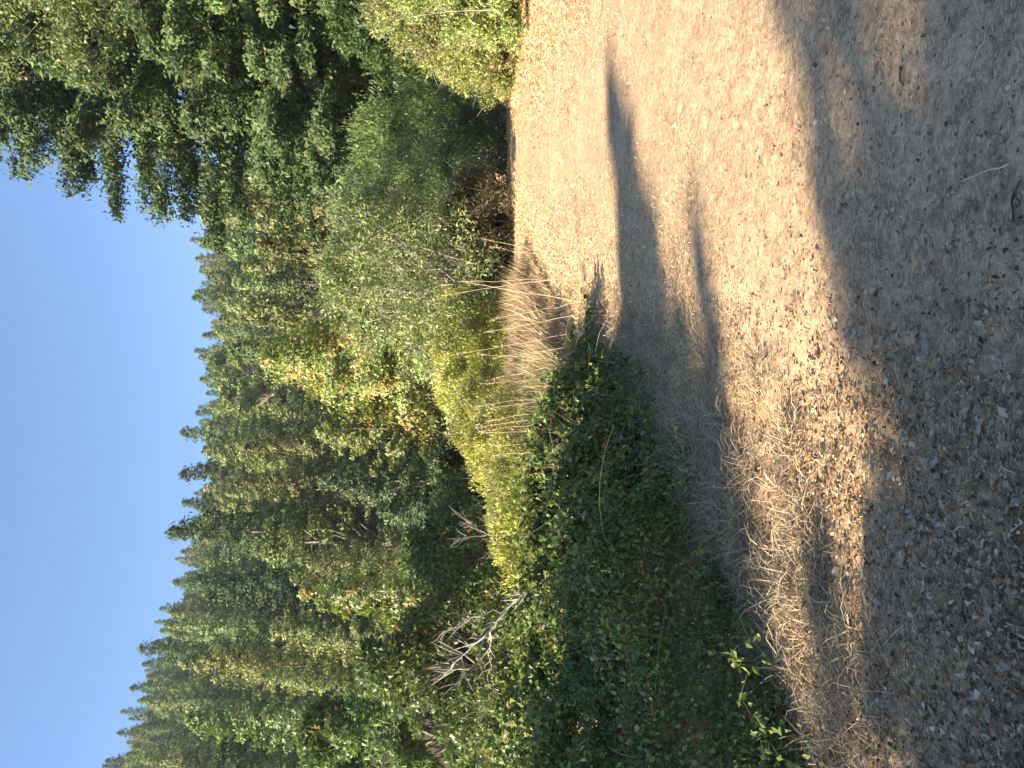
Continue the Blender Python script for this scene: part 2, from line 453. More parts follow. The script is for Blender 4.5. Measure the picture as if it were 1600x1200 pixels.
def broad_meshes(seed, Ht, Rad, z0, n_cl, per, lsz, pal, w=None, cl_r=.5, prof=None, trunk_r=None, patch=None, asp=.6, n_stem=1, shell=.55, twigs=0, squash=.7, knob=.3, inner=.3, poly=None, stemspread=.25, upw=0., big=False):
    """trunk with limbs to every leaf clump; clumps fill a crown of the given profile"""
    rng = np.random.default_rng(seed)
    g = Geo(); b = Geo()
    if prof is None: prof = ([0, .15, .45, .75, 1], [.45, .85, 1, .75, .15])
    tr = trunk_r or Ht * .022
    stems = []
    for k in range(n_stem):
        a = k * 2.4 + rng.random()
        top = np.array([math.cos(a), math.sin(a), 0]) * Rad * stemspread * (n_stem > 1) + np.array([0, 0, Ht * .82])
        base = np.array([math.cos(a), math.sin(a), 0]) * tr * 1.5 * (n_stem > 1)
        P = curve(base, top, 0, 7, Ht * .012, rng); stems.append(P)
        tube(b, P, np.linspace(tr, tr * .25, 7), 7, knob=knob, rng=rng)
    cs = []; ds = []; br = []; outn = []
    for k in range(n_cl):
        s = rng.random() ** .9
        a = rng.random() * 2 * math.pi
        r = Rad * np.interp(s, *prof) * (inner + (1 - inner) * rng.random() ** shell)
        c = np.array([math.cos(a) * r, math.sin(a) * r, z0 + (Ht - z0) * s])
        if poly is not None:
            c = poly(rng)
        P = stems[rng.integers(n_stem)]
        zz = max(.12 * Ht, c[2] - np.hypot(c[0], c[1]) * .8 - .1 * Ht)
        f = np.clip(zz / (Ht * .82), 0, 1) * 6
        i0 = min(int(f), 5); st = P[i0] + (P[i0 + 1] - P[i0]) * (f - i0)
        if k % 2 == 0 or n_cl < 60:
            tube(b, curve(st, c, -.04 * Rad, 5, Rad * .03, rng), np.linspace(tr * .3, tr * .05, 5), 5)
        m = int(per * (.5 + rng.random()))
        v = rng.normal(size=(m, 3)); v = unit(v) * (rng.random((m, 1)) ** .45)
        R_ = cl_r * (.65 + .7 * rng.random())
        pts = c + v * R_ * np.array([1, 1, squash])
        cs.append(pts); ds.append(v + rng.normal(size=(m, 3)) * .7 + np.array([0, 0, upw])); br.append(np.full(m, .75 + .5 * rng.random())); outn.append(v)
        for q in range(twigs):
            e = c + unit(rng.normal(size=3) + unit(c * np.array([1, 1, .3])) + np.array([0, 0, .6 + upw])) * R_ * (1 + .5 * rng.random())
            tube(b, curve(c, e, .05 * R_, 4, R_ * .06, rng), np.linspace(.008, .003, 4), 3, mat=1)
    c = np.concatenate(cs); N = len(c); d = np.concatenate(ds)
    col = pick(rng, N, pal, w) * np.concatenate(br)[:, None]
    if patch is not None:
        pc, pw, psc = patch
        nz = vnoise(c[:, 0] * 1.1 + c[:, 2] * .7, c[:, 1] + c[:, 2] * .9, psc, seed)
        mk = (nz > 1 - pw) & (rng.random(N) < .8)
        col[mk] = pick(rng, int(mk.sum()), pc)
    nrm = np.concatenate(outn) * .6 + np.array([0, 0, .6]) + rng.normal(size=(N, 3)) * .6
    sz = lsz * (.6 + .8 * rng.random(N))
    leaves(g, c, d, nrm, sz, sz * asp, col, tri=not big)
    return b, g

def tree(name, label, cat, loc, bg_, mats_b, mat_l, rotz=0, group=None, scale=None, parts=('trunk', 'crown'), cache=None):
    t = thing(name, label, cat, loc, rotz, group)
    b, g = bg_
    mb = b.mesh(parts[0], mats_b, True); mc = g.mesh(parts[1], [mat_l])
    link(parts[0], mb, t)
    link(parts[1], mc, t)
    if cache: cache[0][cache[1]] = ((mb, mc), cache[2], cache[3])
    if scale: t.scale = scale
    return t

# ------------------------------------------------------------------ the wooded hillside
rngH = np.random.default_rng(5)
OL = [(.080, .120, .045), (.115, .155, .055), (.16, .20, .068), (.21, .235, .085)]
DK = [(.050, .085, .042), (.072, .115, .050), (.10, .145, .06)]
hill_protos = []
specs = [(30, 5.2, OL, .30, .62), (28, 4.6, OL, .38, .6), (32, 5.4, DK, .30, .66), (27, 5.0, OL, .20, .52), (31, 4.8, DK, .42, .62), (26, 5.4, OL, .25, .48)]
for k, (h_, r_, pal, dr, tp) in enumerate(specs):
    bg_ = fir_meshes(100 + k, h_, r_, 90, 14, 15, .44, pal, droop=dr, top_pow=tp, base=.2, fan=.42, bare=.06, thick=.13, shingle=.75, wfac=.5, tr=.011)
    me_b = bg_[0].mesh('trunk', [M_bark], True); me_c = bg_[1].mesh('crown', [M_hill])
    hill_protos.append((me_b, me_c, h_))
for k in range(2):
    bg_ = broad_meshes(140 + k, 24, 4.6, 8, 80, 130, .44, OL, cl_r=1.3)
    hill_protos.append((bg_[0].mesh('trunk', [M_bark2], True), bg_[1].mesh('crown', [M_hill]), 24))

def zone(u, f):
    hz = ['at the left edge', 'above the dead branch', 'left of the flecked tree', 'over the flecked tree', 'left of the redwood', 'above the redwood', 'left of the autumn tree', 'above the autumn tree', 'above the willows', 'beside the big firs'][int(np.clip((u + 60) // 98, 0, 9))]
    vz = ['at the foot of the hill', 'just above the foot', 'low on the slope', 'in the middle of the slope', 'on the upper slope'][int(np.clip((f - .03) / .075, 0, 4))]
    return vz, hz
def darts(n, ylo, yhi, dmin, pts, lim):
    for k in range(n):
        if len(pts) >= lim: break
        y = math.sqrt(rngH.uniform(ylo ** 2, yhi ** 2)); u = rngH.uniform(-70, 930); x = (u - 600) / FPX * y
        if pts:
            P = np.array(pts)[:, :2]
            if ((P - (x, y)) ** 2).sum(1).min() < dmin * dmin: continue
        if float(vnoise(x, y, 22, 91)) > .80: continue
        pts.append((x, y, rngH.uniform(.50, 1.08)))
    return pts
allp = darts(9000, 80, 376, 6.6, [], 1500)
sky_ = []
for k in range(150):
    u = -60 + 990 * (k + rngH.random() * .8) / 150; y = rngH.uniform(378, 392)
    sky_.append(((u - 600) / FPX * y, y, rngH.uniform(.58, .86)))
allp.sort(key=lambda p: p[1])
pts = allp[:285]; rest = allp[285:] + sky_
print('hill trees', len(pts), 'joined', len(rest), 'individual out to', pts[-1][1])
PW = [.17, .15, .12, .16, .10, .14, .09, .07]
pc = bpy.data.collections.new('hill_tree_kinds')
for i, (mb, mc, hh) in enumerate(hill_protos):
    me = mc.copy(); me.name = 'far_tree'
    o = bpy.data.objects.new('far_tree_%s' % 'abcdefgh'[i], me); pc.objects.link(o)
me = bpy.data.meshes.new('distant_trees')
me.from_pydata([(x, y, float(Hbig(x, y)) - .6) for x, y, h in rest], [], [])
hs = np.array([h for _, _, h in rest]); wf = rngH.uniform(.85, 1.3, len(rest))
ii = rngH.choice(8, len(rest), p=PW); ii[-len(sky_):] %= 6
at1 = me.attributes.new('scl', 'FLOAT_VECTOR', 'POINT'); at1.data.foreach_set('vector', np.stack([hs * wf, hs * wf, hs], 1).astype(np.float32).ravel())
at2 = me.attributes.new('rot', 'FLOAT_VECTOR', 'POINT'); at2.data.foreach_set('vector', np.stack([rngH.normal(size=len(rest)) * .03, rngH.normal(size=len(rest)) * .03, rngH.uniform(0, 6.28, len(rest))], 1).astype(np.float32).ravel())
at3 = me.attributes.new('idx', 'INT', 'POINT'); at3.data.foreach_set('value', ii.astype(np.int32))
dto = link('distant_trees', me, kind='stuff', label='mass of conifers covering the upper hillside up to the skyline', category='forest')
ng = bpy.data.node_groups.new('scatter_trees', 'GeometryNodeTree')
ng.interface.new_socket('Geometry', in_out='INPUT', socket_type='NodeSocketGeometry')
ng.interface.new_socket('Geometry', in_out='OUTPUT', socket_type='NodeSocketGeometry')
gi = ng.nodes.new('NodeGroupInput'); go = ng.nodes.new('NodeGroupOutput')
iop = ng.nodes.new('GeometryNodeInstanceOnPoints'); ci = ng.nodes.new('GeometryNodeCollectionInfo')
ci.inputs['Collection'].default_value = pc; ci.inputs['Separate Children'].default_value = True; ci.inputs['Reset Children'].default_value = True
iop.inputs['Pick Instance'].default_value = True
def nat(nm, ty):
    n = ng.nodes.new('GeometryNodeInputNamedAttribute'); n.data_type = ty; n.inputs['Name'].default_value = nm; return n.outputs['Attribute']
ng.links.new(gi.outputs[0], iop.inputs['Points']); ng.links.new(ci.outputs[0], iop.inputs['Instance'])
ng.links.new(nat('idx', 'INT'), iop.inputs['Instance Index']); ng.links.new(nat('rot', 'FLOAT_VECTOR'), iop.inputs['Rotation']); ng.links.new(nat('scl', 'FLOAT_VECTOR'), iop.inputs['Scale'])
ng.links.new(iop.outputs[0], go.inputs[0])
md = dto.modifiers.new('scatter', 'NODES'); md.node_group = ng
for (x, y, h) in pts:
    i = int(rngH.choice(len(hill_protos), p=[.17, .15, .12, .16, .10, .14, .09, .07]))
    me_b, me_c, hh = hill_protos[i]
    u = 600 + FPX * x / y; f = (y - 75) / 300
    vz, hz = zone(u, f)
    kind = 'broad-headed tree' if i > 5 else ('dark conifer' if i in (2, 4) else 'olive-green conifer')
    wf = rngH.uniform(.85, 1.3); sxy = h * wf
    size_ = ('tall ' if h > .97 else ('small ' if h < .75 else '')) + ('slim ' if wf < .97 else ('wide ' if wf > 1.18 else ''))
    t = thing('hillside_tree' if i > 5 else 'hillside_conifer', '%s%s %s, %s' % (size_, kind, vz, hz), 'tree', (x, y, float(Hbig(x, y)) - .6), rngH.uniform(0, 6.28), 'trees covering the far hillside')
    t.scale = (sxy, sxy, h * (24. / hh if i > 5 else 1)); t.rotation_euler[0] = rngH.normal() * .03; t.rotation_euler[1] = rngH.normal() * .03
    link('trunk', me_b, t); link('crown', me_c, t)

# ------------------------------------------------------------------ trees at the foot of the hill
def place(xi_top, yi, Y, dz=-.3):
    """foot position and height for a tree whose tip shows at (xi_top, yi)"""
    p = at(xi_top, yi, Y)
    g = float(Hbig(p.x, p.y)) + dz
    return (p.x, p.y, g), p.z - g

ORANGE = [(.42, .21, .07), (.36, .27, .08), (.42, .30, .12), (.30, .18, .07), (.26, .26, .07)]
YG = [(.16, .21, .05), (.22, .26, .065), (.11, .16, .045)]
# golden autumn tree in the middle
loc, ht = place(408, 562, 44)
tree('autumn_tree', 'yellow-green tree with orange autumn patches in the middle of the view', 'tree', loc,
     fir_meshes(201, ht, 5.2, 120, 20, 36, .20, YG, droop=.05, top_pow=.7, base=.05, fan=.36, bare=.08, thick=.15, shingle=.85, wfac=.6, tr=.012, patch=(ORANGE, .32, .8)), [M_bark2, M_twig], M_leaf)
# redwood with tiered branches
loc, ht = place(497, 672, 46)
tree('redwood_tree', 'young redwood with level tiered branches left of the autumn tree', 'tree', loc,
     fir_meshes(202, ht, 4.4, 92, 18, 24, .24, [(.10, .13, .042), (.15, .17, .055), (.21, .21, .07)], droop=.05, top_pow=.6, base=.06, fan=.22, bare=.2, thick=.075, shingle=.3, wfac=.45), [M_bark], M_fir)
mf_cache = {}
def midfir(label, xi, yi, Y, Rad, pal, seed, name='fir_tree', patch=None, droop=.35, base=.1, top_pow=.65, n=90, per=22, lsz=.28, gap=0.):
    loc, ht = place(xi, yi, Y)
    key = (str(pal[0]), patch is None)
    if key in mf_cache:
        (mb, mc), h0, r0 = mf_cache[key]
        t = thing(name, label, 'tree', loc, seed)
        t.scale = (Rad / r0, Rad / r0, ht / h0)
        link('trunk', mb, t); link('crown', mc, t)
        return t
    return tree(name, label, 'tree', loc, fir_meshes(seed, ht, Rad, n, 18, per, lsz, pal, droop=droop, top_pow=top_pow, base=base, fan=.36, bare=.1, thick=.12, patch=patch, gap=gap, shingle=.6, wfac=.5, tr=.013), [M_bark], M_fir, rotz=seed, cache=(mf_cache, key, ht, Rad))
midfir('dark fir behind the redwood on its left side', 505, 752, 60, 4.4, DK, 203)
midfir('bluish dark fir standing low behind the sunny brambles', 590, 800, 48, 4.0, DK, 204, n=90)
midfir('tall olive fir whose narrow tip rises left of the dark gap', 440, 835, 84, 5.0, OL, 205)
midfir('olive fir left of the tall one, with spreading drooping boughs', 480, 880, 74, 4.8, OL, 206)
midfir('yellow-green fir with a pale dead limb showing in its crown', 372, 1040, 86, 6.2, [(.10, .12, .035), (.15, .17, .05), (.19, .20, .06)], 207)
midfir('slender fir between the orange-flecked tree and the yellow-green fir', 455, 985, 80, 4.6, OL, 208)
midfir('dark green fir right behind the autumn tree', 415, 440, 62, 4.6, FIR, 209)
midfir('brownish olive fir with loose boughs near the big firs', 318, 322, 58, 4.8, [(.12, .12, .04), (.17, .15, .06), (.08, .10, .03)], 210, patch=([(.26, .17, .08), (.2, .14, .06)], .3, 1.2), droop=.2, gap=.1)
midfir('second brownish fir, lower and nearer, above the willow', 405, 385, 50, 3.6, [(.10, .12, .04), (.14, .14, .05)], 211, droop=.3)
midfir('dark tree in the shade between willow and redwood', 520, 500, 52, 3.4, FIR, 212)
# orange flecked deciduous tree with bare trunk
loc, ht = place(470, 925, 42)
tree('flecked_tree', 'leafy tree with orange flecks and a pale bare stem, left of the redwood', 'tree', loc,
     fir_meshes(221, ht, 4.0, 100, 18, 30, .20, [(.12, .16, .05), (.18, .21, .065), (.08, .11, .04)], droop=.12, top_pow=.7, base=.05, fan=.36, bare=.16, thick=.13, shingle=.8, wfac=.55, tr=.014, patch=(ORANGE, .25, .7)), [M_twig], M_leaf)
# green broadleaf mass at the left edge
loc, ht = place(470, 1150, 31)
tree('alder_tree', 'fresh green leafy tree at the left end of the view behind the brambles', 'tree', loc,
     broad_meshes(222, ht, 4.0, ht * .1, 210, 240, .20, [(.08, .13, .045), (.12, .18, .055), (.06, .10, .04)], cl_r=.8, shell=.6, patch=([(.4, .2, .08), (.3, .2, .06)], .05, .9), prof=([0, .3, .6, .85, 1], [1, 1, .85, .5, .1])), [M_bark2, M_twig], M_leaf)
loc, ht = place(560, 1040, 27)
tree('dark_bush', 'dark green bushy tree behind the dead branch', 'tree', loc,
     broad_meshes(223, ht, 3.0, .3, 150, 210, .17, [(.05, .085, .035), (.075, .12, .045), (.11, .15, .05)], cl_r=.65, shell=.6), [M_bark2, M_twig], M_leaf)
loc, ht = place(640, 860, 30)
tree('mixed_bush', 'mid-green bush with rusty leaves between redwood and dead branch', 'tree', loc,
     broad_meshes(224, ht, 3.2, .2, 120, 220, .18, [(.07, .11, .04), (.12, .15, .05)], cl_r=.7, patch=(ORANGE, .14, .8), shell=.6), [M_bark2, M_twig], M_leaf)
loc, ht = place(690, 745, 34)
tree('shaded_tree', 'small dark tree under the redwood at the edge of the sunny shrubs', 'tree', loc,
     broad_meshes(225, ht, 3.6, .2, 110, 200, .2, [(.05, .08, .03), (.09, .11, .04)], cl_r=.8, shell=.6), [M_bark2, M_twig], M_leaf)
loc, ht = place(760, 1120, 17)
tree('low_shrub', 'low yellow-green shrub behind the brambles at the left edge', 'shrub', loc,
     broad_meshes(226, ht, 2.4, .1, 110, 190, .10, [(.13, .15, .045), (.19, .19, .06), (.08, .11, .035)], cl_r=.42, patch=([(.4, .22, .07), (.3, .14, .07)], .2, .5), shell=.6, twigs=1, n_stem=4), [M_bark2, M_twig], M_leaf)

# ------------------------------------------------------------------ willow group by the path
WIL = [(.13, .19, .065), (.18, .25, .085), (.25, .30, .13), (.10, .14, .05)]
loc, ht = place(515, 430, 23)
tree('willow_tree', 'wide airy grey-green willow with whitish twigs in front of the autumn tree', 'willow', loc,
     broad_meshes(231, ht, 3.0, .6, 230, 130, .12, WIL, cl_r=.62, prof=([0, .2, .5, .8, 1], [.7, 1, 1, .72, .2]), n_stem=5, twigs=2, shell=.5, asp=.35, trunk_r=.05, stemspread=.5), [M_twig, M_twig], M_leaf)
loc, ht = place(525, 330, 25)
tree('willow_tree', 'second airy willow, nearer the path, with bare pale twigs', 'willow', loc,
     broad_meshes(232, ht, 2.6, .6, 170, 130, .12, WIL, cl_r=.58, prof=([0, .25, .5, .8, 1], [.6, 1, 1, .7, .2]), n_stem=4, twigs=2, shell=.5, asp=.35, trunk_r=.05, stemspread=.5), [M_twig, M_twig], M_leaf)
loc, ht = place(560, 215, 28)
tree('feathery_shrub', 'feathery bright green shrub beside the dark firs near the path end', 'shrub', loc,
     broad_meshes(233, ht, 2.1, .9, 130, 170, .13, [(.09, .15, .035), (.13, .20, .05), (.17, .22, .06)], cl_r=.50, prof=([0, .3, .6, .9, 1], [.5, .9, 1, .7, .3]), n_stem=5, twigs=1, shell=.5, asp=.25, trunk_r=.04, stemspread=.5, upw=1.4, squash=1.2), [M_bark, M_bark], M_leaf)
for k, (xi, yi, Y, r, pal, lab) in enumerate([
        (690, 250, 27, 2.0, [(.06, .06, .03), (.10, .075, .035), (.05, .07, .03)], 'dark brown twiggy thicket under the willows beside the path'),
        (700, 345, 22, 1.7, [(.09, .075, .035), (.07, .08, .03), (.15, .10, .045)], 'rusty brown thicket at the foot of the second willow'),
        (735, 190, 31, 1.8, [(.05, .08, .025), (.09, .13, .04)], 'low dark green bush beside the far end of the path'),
        (758, 375, 25, 1.1, [(.08, .12, .03), (.14, .17, .04), (.22, .22, .06)], 'small green bush where the path edge meets the dry weeds')]):
    loc, ht = place(xi, yi, Y)
    tree('thicket', lab, 'thicket', loc, broad_meshes(240 + k, ht, r, .05, 80, 150, .11, pal, cl_r=.42, n_stem=4, twigs=3, shell=.5, asp=.4, trunk_r=.03, stemspread=.6), [M_bark, M_bark2], M_leaf)

# ------------------------------------------------------------------ the big firs on the right
bigpal = [(.032, .060, .022), (.048, .085, .027), (.075, .122, .036), (.105, .145, .045), (.15, .145, .05)]
big_prof = ([0, .1, .35, .55, .75, .9, 1], [.6, .85, 1.05, 1.02, .62, .28, .03])
bf = fir_meshes(301, 34.5, 8.8, 225, 23, 56, .28, bigpal, [.2, .3, .3, .16, .04], base=.06, droop=.32, profile=big_prof, fan=.24, bare=.2, thick=.075, tr=.0125, gap=.03, shingle=.5, wfac=.5, rvar=(.84, .22))
bf_me = (bf[0].mesh('trunk', [M_bark], True), bf[1].mesh('crown', [M_fir]))
def bigfir(label, yi, Y, s, rot, sxy=None):
    p = at(765, yi, Y)
    t = thing('big_fir', label, 'fir tree', (p.x, p.y, float(Hbig(p.x, p.y)) - .2), rot, 'tall dark firs on the right')
    t.scale = (sxy or s, sxy or s, s)
    link('trunk', bf_me[0], t); link('crown', bf_me[1], t)
bigfir('tall fir whose sunlit trunk stands nearest the sky on the right', 122, 42, 1.0, 3.5)
bigfir('tall fir with twin dark trunk close to the right edge', 32, 46, 1.02, 2.6, .85)
bigfir('large fir beyond the right edge, only its boughs reaching in', -60, 38, .9, 4.4, .8)
bigfir('shaded fir farther back between the tall trunks', 75, 60, .85, 5.3, .8)
bigfir('lower fir filling the gap left of the tall firs above the path end', 190, 62, .62, 1.3, .62)
bigfir('young fir behind the feathery shrub', 255, 52, .44, 3.3, .5)
loc, ht = place(560, 130, 44)
tree('bay_tree', 'dense dark green tree under the tall firs at the path end', 'tree', loc,
     broad_meshes(305, ht + 1, 3.6, .2, 170, 200, .20, [(.045, .075, .022), (.07, .11, .03), (.10, .14, .036)], cl_r=.85, shell=.6), [M_bark, M_bark], M_leaf)
loc, ht = place(560, 40, 34)
tree('bay_tree', 'dense dark green tree rising behind the sunny bush on the right', 'tree', loc,
     broad_meshes(306, ht + 1, 3.0, .2, 130, 200, .18, [(.045, .075, .022), (.07, .11, .03), (.10, .14, .036)], cl_r=.75, shell=.6), [M_bark, M_bark], M_leaf)
# overhanging pale oak foliage, top right: its trunk stands out of frame to the right
p = at(765, -260, 26)
def oak_clumps(rng):
    # spread over a low wide crown reaching left, high above
    return np.array([rng.uniform(-7.6, 2.5), rng.uniform(-2.5, 2.5), 0]) + np.array([0, 0, 1]) * (15.5 + rng.uniform(-1, 4.5) + .0)
tree('oak_tree', 'olive-leaved oak hanging into the sky at the upper right corner', 'oak', (p.x, p.y, float(Hbig(p.x, p.y)) - .2),
     broad_meshes(307, 20, 5, 12, 130, 300, .13, [(.11, .14, .05), (.16, .19, .07), (.20, .21, .09), (.08, .11, .04)], cl_r=.85, patch=([(.30, .17, .10)], .03, .8), poly=oak_clumps, trunk_r=.11), [M_bark, M_bark], M_leaf)

# ------------------------------------------------------------------ sunny bush on the right verge
CB = [(.19, .24, .065), (.26, .29, .085), (.14, .19, .055), (.33, .31, .11)]
for k, (xi, yi, Y, r, lab) in enumerate([
        (580, 5, 20.5, 2.1, 'tall yellow-green bush on the right verge, sunlit, cut by the right edge'),
        (672, 72, 21, 1.45, 'lower rounded sunlit bush on the path side of the tall one'),
        (560, -80, 18, 2.2, 'sunny bush mostly beyond the right edge of the view')]):
    loc, ht = place(xi, yi, Y, -.1)
    tree('sunny_bush', lab, 'bush', loc, broad_meshes(310 + k, ht, r, .15, 170, 240, .085, CB, cl_r=.42, prof=([0, .3, .6, .85, 1], [1, 1, .8, .5, .15]), n_stem=6, twigs=2, shell=.5, asp=.5, trunk_r=.03, stemspread=.6, patch=([(.16, .11, .07), (.25, .17, .09)], .16, .6), upw=.5), [M_bark2, M_twig], M_leaf)

# ------------------------------------------------------------------ yellow-green shrub band beyond the weeds
YB = [(.26, .27, .05), (.34, .33, .07), (.20, .22, .05), (.40, .36, .10)]
band = [(716, 400, 27, 1.5), (692, 462, 25, 1.6), (678, 535, 22, 1.5), (690, 600, 20.5, 1.45), (708, 655, 18, 1.3), (735, 705, 15, 1.15), (765, 760, 12.5, 1.05), (775, 830, 10.5, 1.0)]
yb_cache = {}
names_ = ['rightmost', 'second from right', 'tallest, third from right', 'fourth from right', 'middle left', 'third from left', 'second from left', 'leftmost, touching the sunlit brambles']
for k, (xi, yi, Y, r) in enumerate(band):
    loc, ht = place(xi, yi, Y, -.1)
    lab = 'bright yellow-green shrub, %s of the row between weeds and trees' % names_[k]
    if k < 3:
        tree('yellow_shrub', lab, 'shrub', loc,
             broad_meshes(330 + k, ht, r, .1, 110, 170, [.095, .085, .07][k], YB, cl_r=.25 * r, n_stem=5, twigs=1, shell=.45, asp=.45, trunk_r=.02, stemspread=.7, upw=.9, prof=([0, .3, .6, .85, 1], [.8, 1, 1, .7, .3]), patch=([(.16, .11, .07), (.12, .10, .05)], .18, .4)), [M_bark2, M_twig], M_leaf, group='row of yellow-green shrubs', cache=(yb_cache, k, ht, r))
    else:
        (mb, mc), h0, r0 = yb_cache[2 - k % 2]
        t = thing('yellow_shrub', lab, 'shrub', loc, k * 1.3, 'row of yellow-green shrubs')
        t.scale = (r / r0, r / r0, ht / h0)
        link('trunk', mb, t); link('crown', mc, t)

# ------------------------------------------------------------------ trees out of frame whose shadows fall across the path
ca, sa, te = math.cos(ALPHA), math.sin(ALPHA), math.tan(ELEV)
def pq(p, q): return np.array([q * ca - p * sa, q * sa + p * ca])
def shade_tree(label, q0, poly, seed, n_cl, per=110, lsz=.30, cl_r=.55, depth=1.3, trunk_p=None):
    """a tree behind the camera: the crown fills an outline given as (p, z) seen from the sun"""
    P = np.array(poly); pc = trunk_p if trunk_p is not None else P[:, 0].mean()
    w = pq(pc, q0)
    def inside(p_, z_):
        c = False; j = len(P) - 1
        for i in range(len(P)):
            if (P[i, 1] > z_) != (P[j, 1] > z_) and p_ < (P[j, 0] - P[i, 0]) * (z_ - P[i, 1]) / (P[j, 1] - P[i, 1]) + P[i, 0]: c = not c
            j = i
        return c
    def cl(rng):
        while True:
            p_ = rng.uniform(P[:, 0].min(), P[:, 0].max()); z_ = rng.uniform(P[:, 1].min(), P[:, 1].max())
            if inside(p_, z_) : break
        qq = rng.uniform(-depth, depth)
        xy = pq(p_, q0 + qq) - w
        return np.array([xy[0], xy[1], z_ + qq * te - .0])
    Hmax = P[:, 1].max()
    g0 = 0.0
    return tree('shade_tree', label, 'tree', (w[0], w[1], g0 - .1),
                broad_meshes(seed, Hmax * .98, 3, 3, n_cl, per, lsz, [(.06, .09, .03), (.09, .12, .04)], cl_r=cl_r, poly=cl, trunk_r=.28), [M_bark, M_bark], M_leaf)
Q1 = -26.
def zq(q, q0=Q1): return (q - q0) * te
prof_pq = [(4.25, -6), (4.3, .4), (4.5, 1.1), (4.8, 2.3), (4.95, .9), (5.4, 1.6), (5.9, 3.0), (6.4, 4.3), (6.9, 5.1), (7.2, 5.5), (7.3, 4.8), (7.3, -6)]
shade_tree('leaning conifer behind the viewer shading the brambles', Q1, [(a, zq(b)) for a, b in prof_pq], 401, 750, 70, .28, .22, 1.1, trunk_p=6.4)
shade_tree('broad oak behind the viewer whose leaf shade dapples the path', -15, [(-2.5, 4), (2.75, 4.0), (2.74, 6.8), (2.3, 7.05), (2.45, 7.25), (1.95, 7.5), (2.3, 7.8), (1.95, 8.1), (2.3, 8.5), (1.8, 10), (-2.5, 10)], 409, 800, 60, .21, .24, 1.1, trunk_p=-.5)
shade_tree('second oak behind the viewer on the left', -19, [(-8, 5), (-2, 5), (-2, 12), (-5, 13), (-8, 12)], 403, 110, 100, .34, .8, 2)
shade_tree('unseen thin young oak added behind the viewer to fringe the shade', -14.2, [(2.5, 6.3), (2.85, 6.3), (2.92, 7.2), (2.75, 8.5), (2.0, 8.5), (2.2, 7.2)], 407, 42, 34, .13, .12, .8, trunk_p=2.2)  # added sapling, its sparse clumps placed to dapple the edge of the shade
w_ = pq(3.1, -4.6)
tree('side_bush', 'leafy bush out of frame on the left, near the viewer', 'bush', (w_[0], w_[1], 0), broad_meshes(404, 2.35, .82, .1, 70, 130, .07, [(.06, .10, .03), (.09, .13, .04)], cl_r=.24, n_stem=4, trunk_r=.02, prof=([0, .3, .7, 1], [1, 1, 1, .6])), [M_bark, M_bark], M_leaf)

# ------------------------------------------------------------------ bramble thicket
BF = np.array([(.75, 10.3), (.25, 9.0), (-.15, 7.6), (-.60, 6.3), (-1.08, 4.9), (-1.45, 4.1), (-1.75, 3.55), (-2.3, 2.9), (-3.2, 2.2)])   # front foot line
seg = np.diff(BF, axis=0); sl_ = np.hypot(seg[:, 0], seg[:, 1]); cum = np.concatenate([[0], np.cumsum(sl_)])
def bramble_pt(s, d):
    """s metres along the foot line from the path-side tip, d metres behind it"""
    x = np.interp(s, cum, BF[:, 0]); y = np.interp(s, cum, BF[:, 1])
    nx, ny = -.80, .60
    return x + nx * d, y + ny * d
def bramble_h(s, d):
    top = np.interp(s, [0, .8, 1.8, 3.2, 4.6, 6, 9], [.35, .62, .80, .88, .88, .86, .86])
    h = top * (1 - np.exp(-(np.maximum(d, 0) / .55) ** 1.1)) + .50 * sstep(1.6, 4.6, d) * sstep(1.2, 3, s)
    x, y = bramble_pt(s, d)
    return h * (.66 + .62 * vnoise(x, y, .75, 31)) + .26 * (vnoise(x, y, .27, 32) - .5) * np.clip(d * 2, .2, 1)
rng = np.random.default_rng(41)
bram = thing('bramble_thicket', 'dark bramble thicket left of the path with sunlit far side', 'brambles', (-1.5, 6, 0))
O = np.array([-1.5, 6, 0])
gb = Geo()
N = 330000
s = rng.random(N) * cum[-1]; d = rng.random(N) ** 1.5 * np.interp(s, [0, 2, 4, 7, 11], [1.0, 2.8, 5.5, 8.0, 8.0]) - .2 + .5 * (vnoise(s, s * 0, .5, 37) - .5)
x, y = bramble_pt(s, d)
hh = bramble_h(s, d)
rel = 1 - rng.random(N) ** 2 * np.where(d < .7, 1.0, .35)
z = HS(x, y) + hh * rel + rng.normal(size=N) * .03
cc = np.stack([x, y, z], 1) + rng.normal(size=(N, 3)) * .04
cl = vnoise(x * 1.3 + z, y + z * 1.7, .22, 33) * .6 + vnoise(x + z * 2, y - z, .6, 34) * .4
keep = (cl > .43) & (rng.random(N) < np.clip(2.2 * hh / .5, .3, 1)) & (s < 9.3)
cc, cl, d_ = cc[keep], cl[keep], d[keep]; n_ = len(cc)
dist = np.hypot(cc[:, 0], cc[:, 1])
col = pick(rng, n_, [(.06, .095, .030), (.09, .13, .038), (.13, .17, .048), (.24, .25, .075), (.28, .19, .08), (.17, .20, .10)], [.26, .27, .2, .15, .05, .07], jit=.3) * (.6 + .8 * cl)[:, None]
sz = (.026 + .036 * rng.random(n_) ** 1.6) * np.clip(dist / 6, .85, 1.6)
ld = rng.normal(size=(n_, 3)) + np.array([.2, -.3, -.4]); ln_ = rng.normal(size=(n_, 3)) * .9 + np.array([.2, -.3, .8])
for far_, mk in ((False, dist < 6.5), (True, dist >= 6.5)):
    leaves(gb, cc[mk] - O, ld[mk], ln_[mk], sz[mk], sz[mk] * (.8 if far_ else .68), col[mk], lift=.10, tri=far_)
fo = link('foliage', gb.mesh('foliage', [M_bram]), bram, kind='stuff')
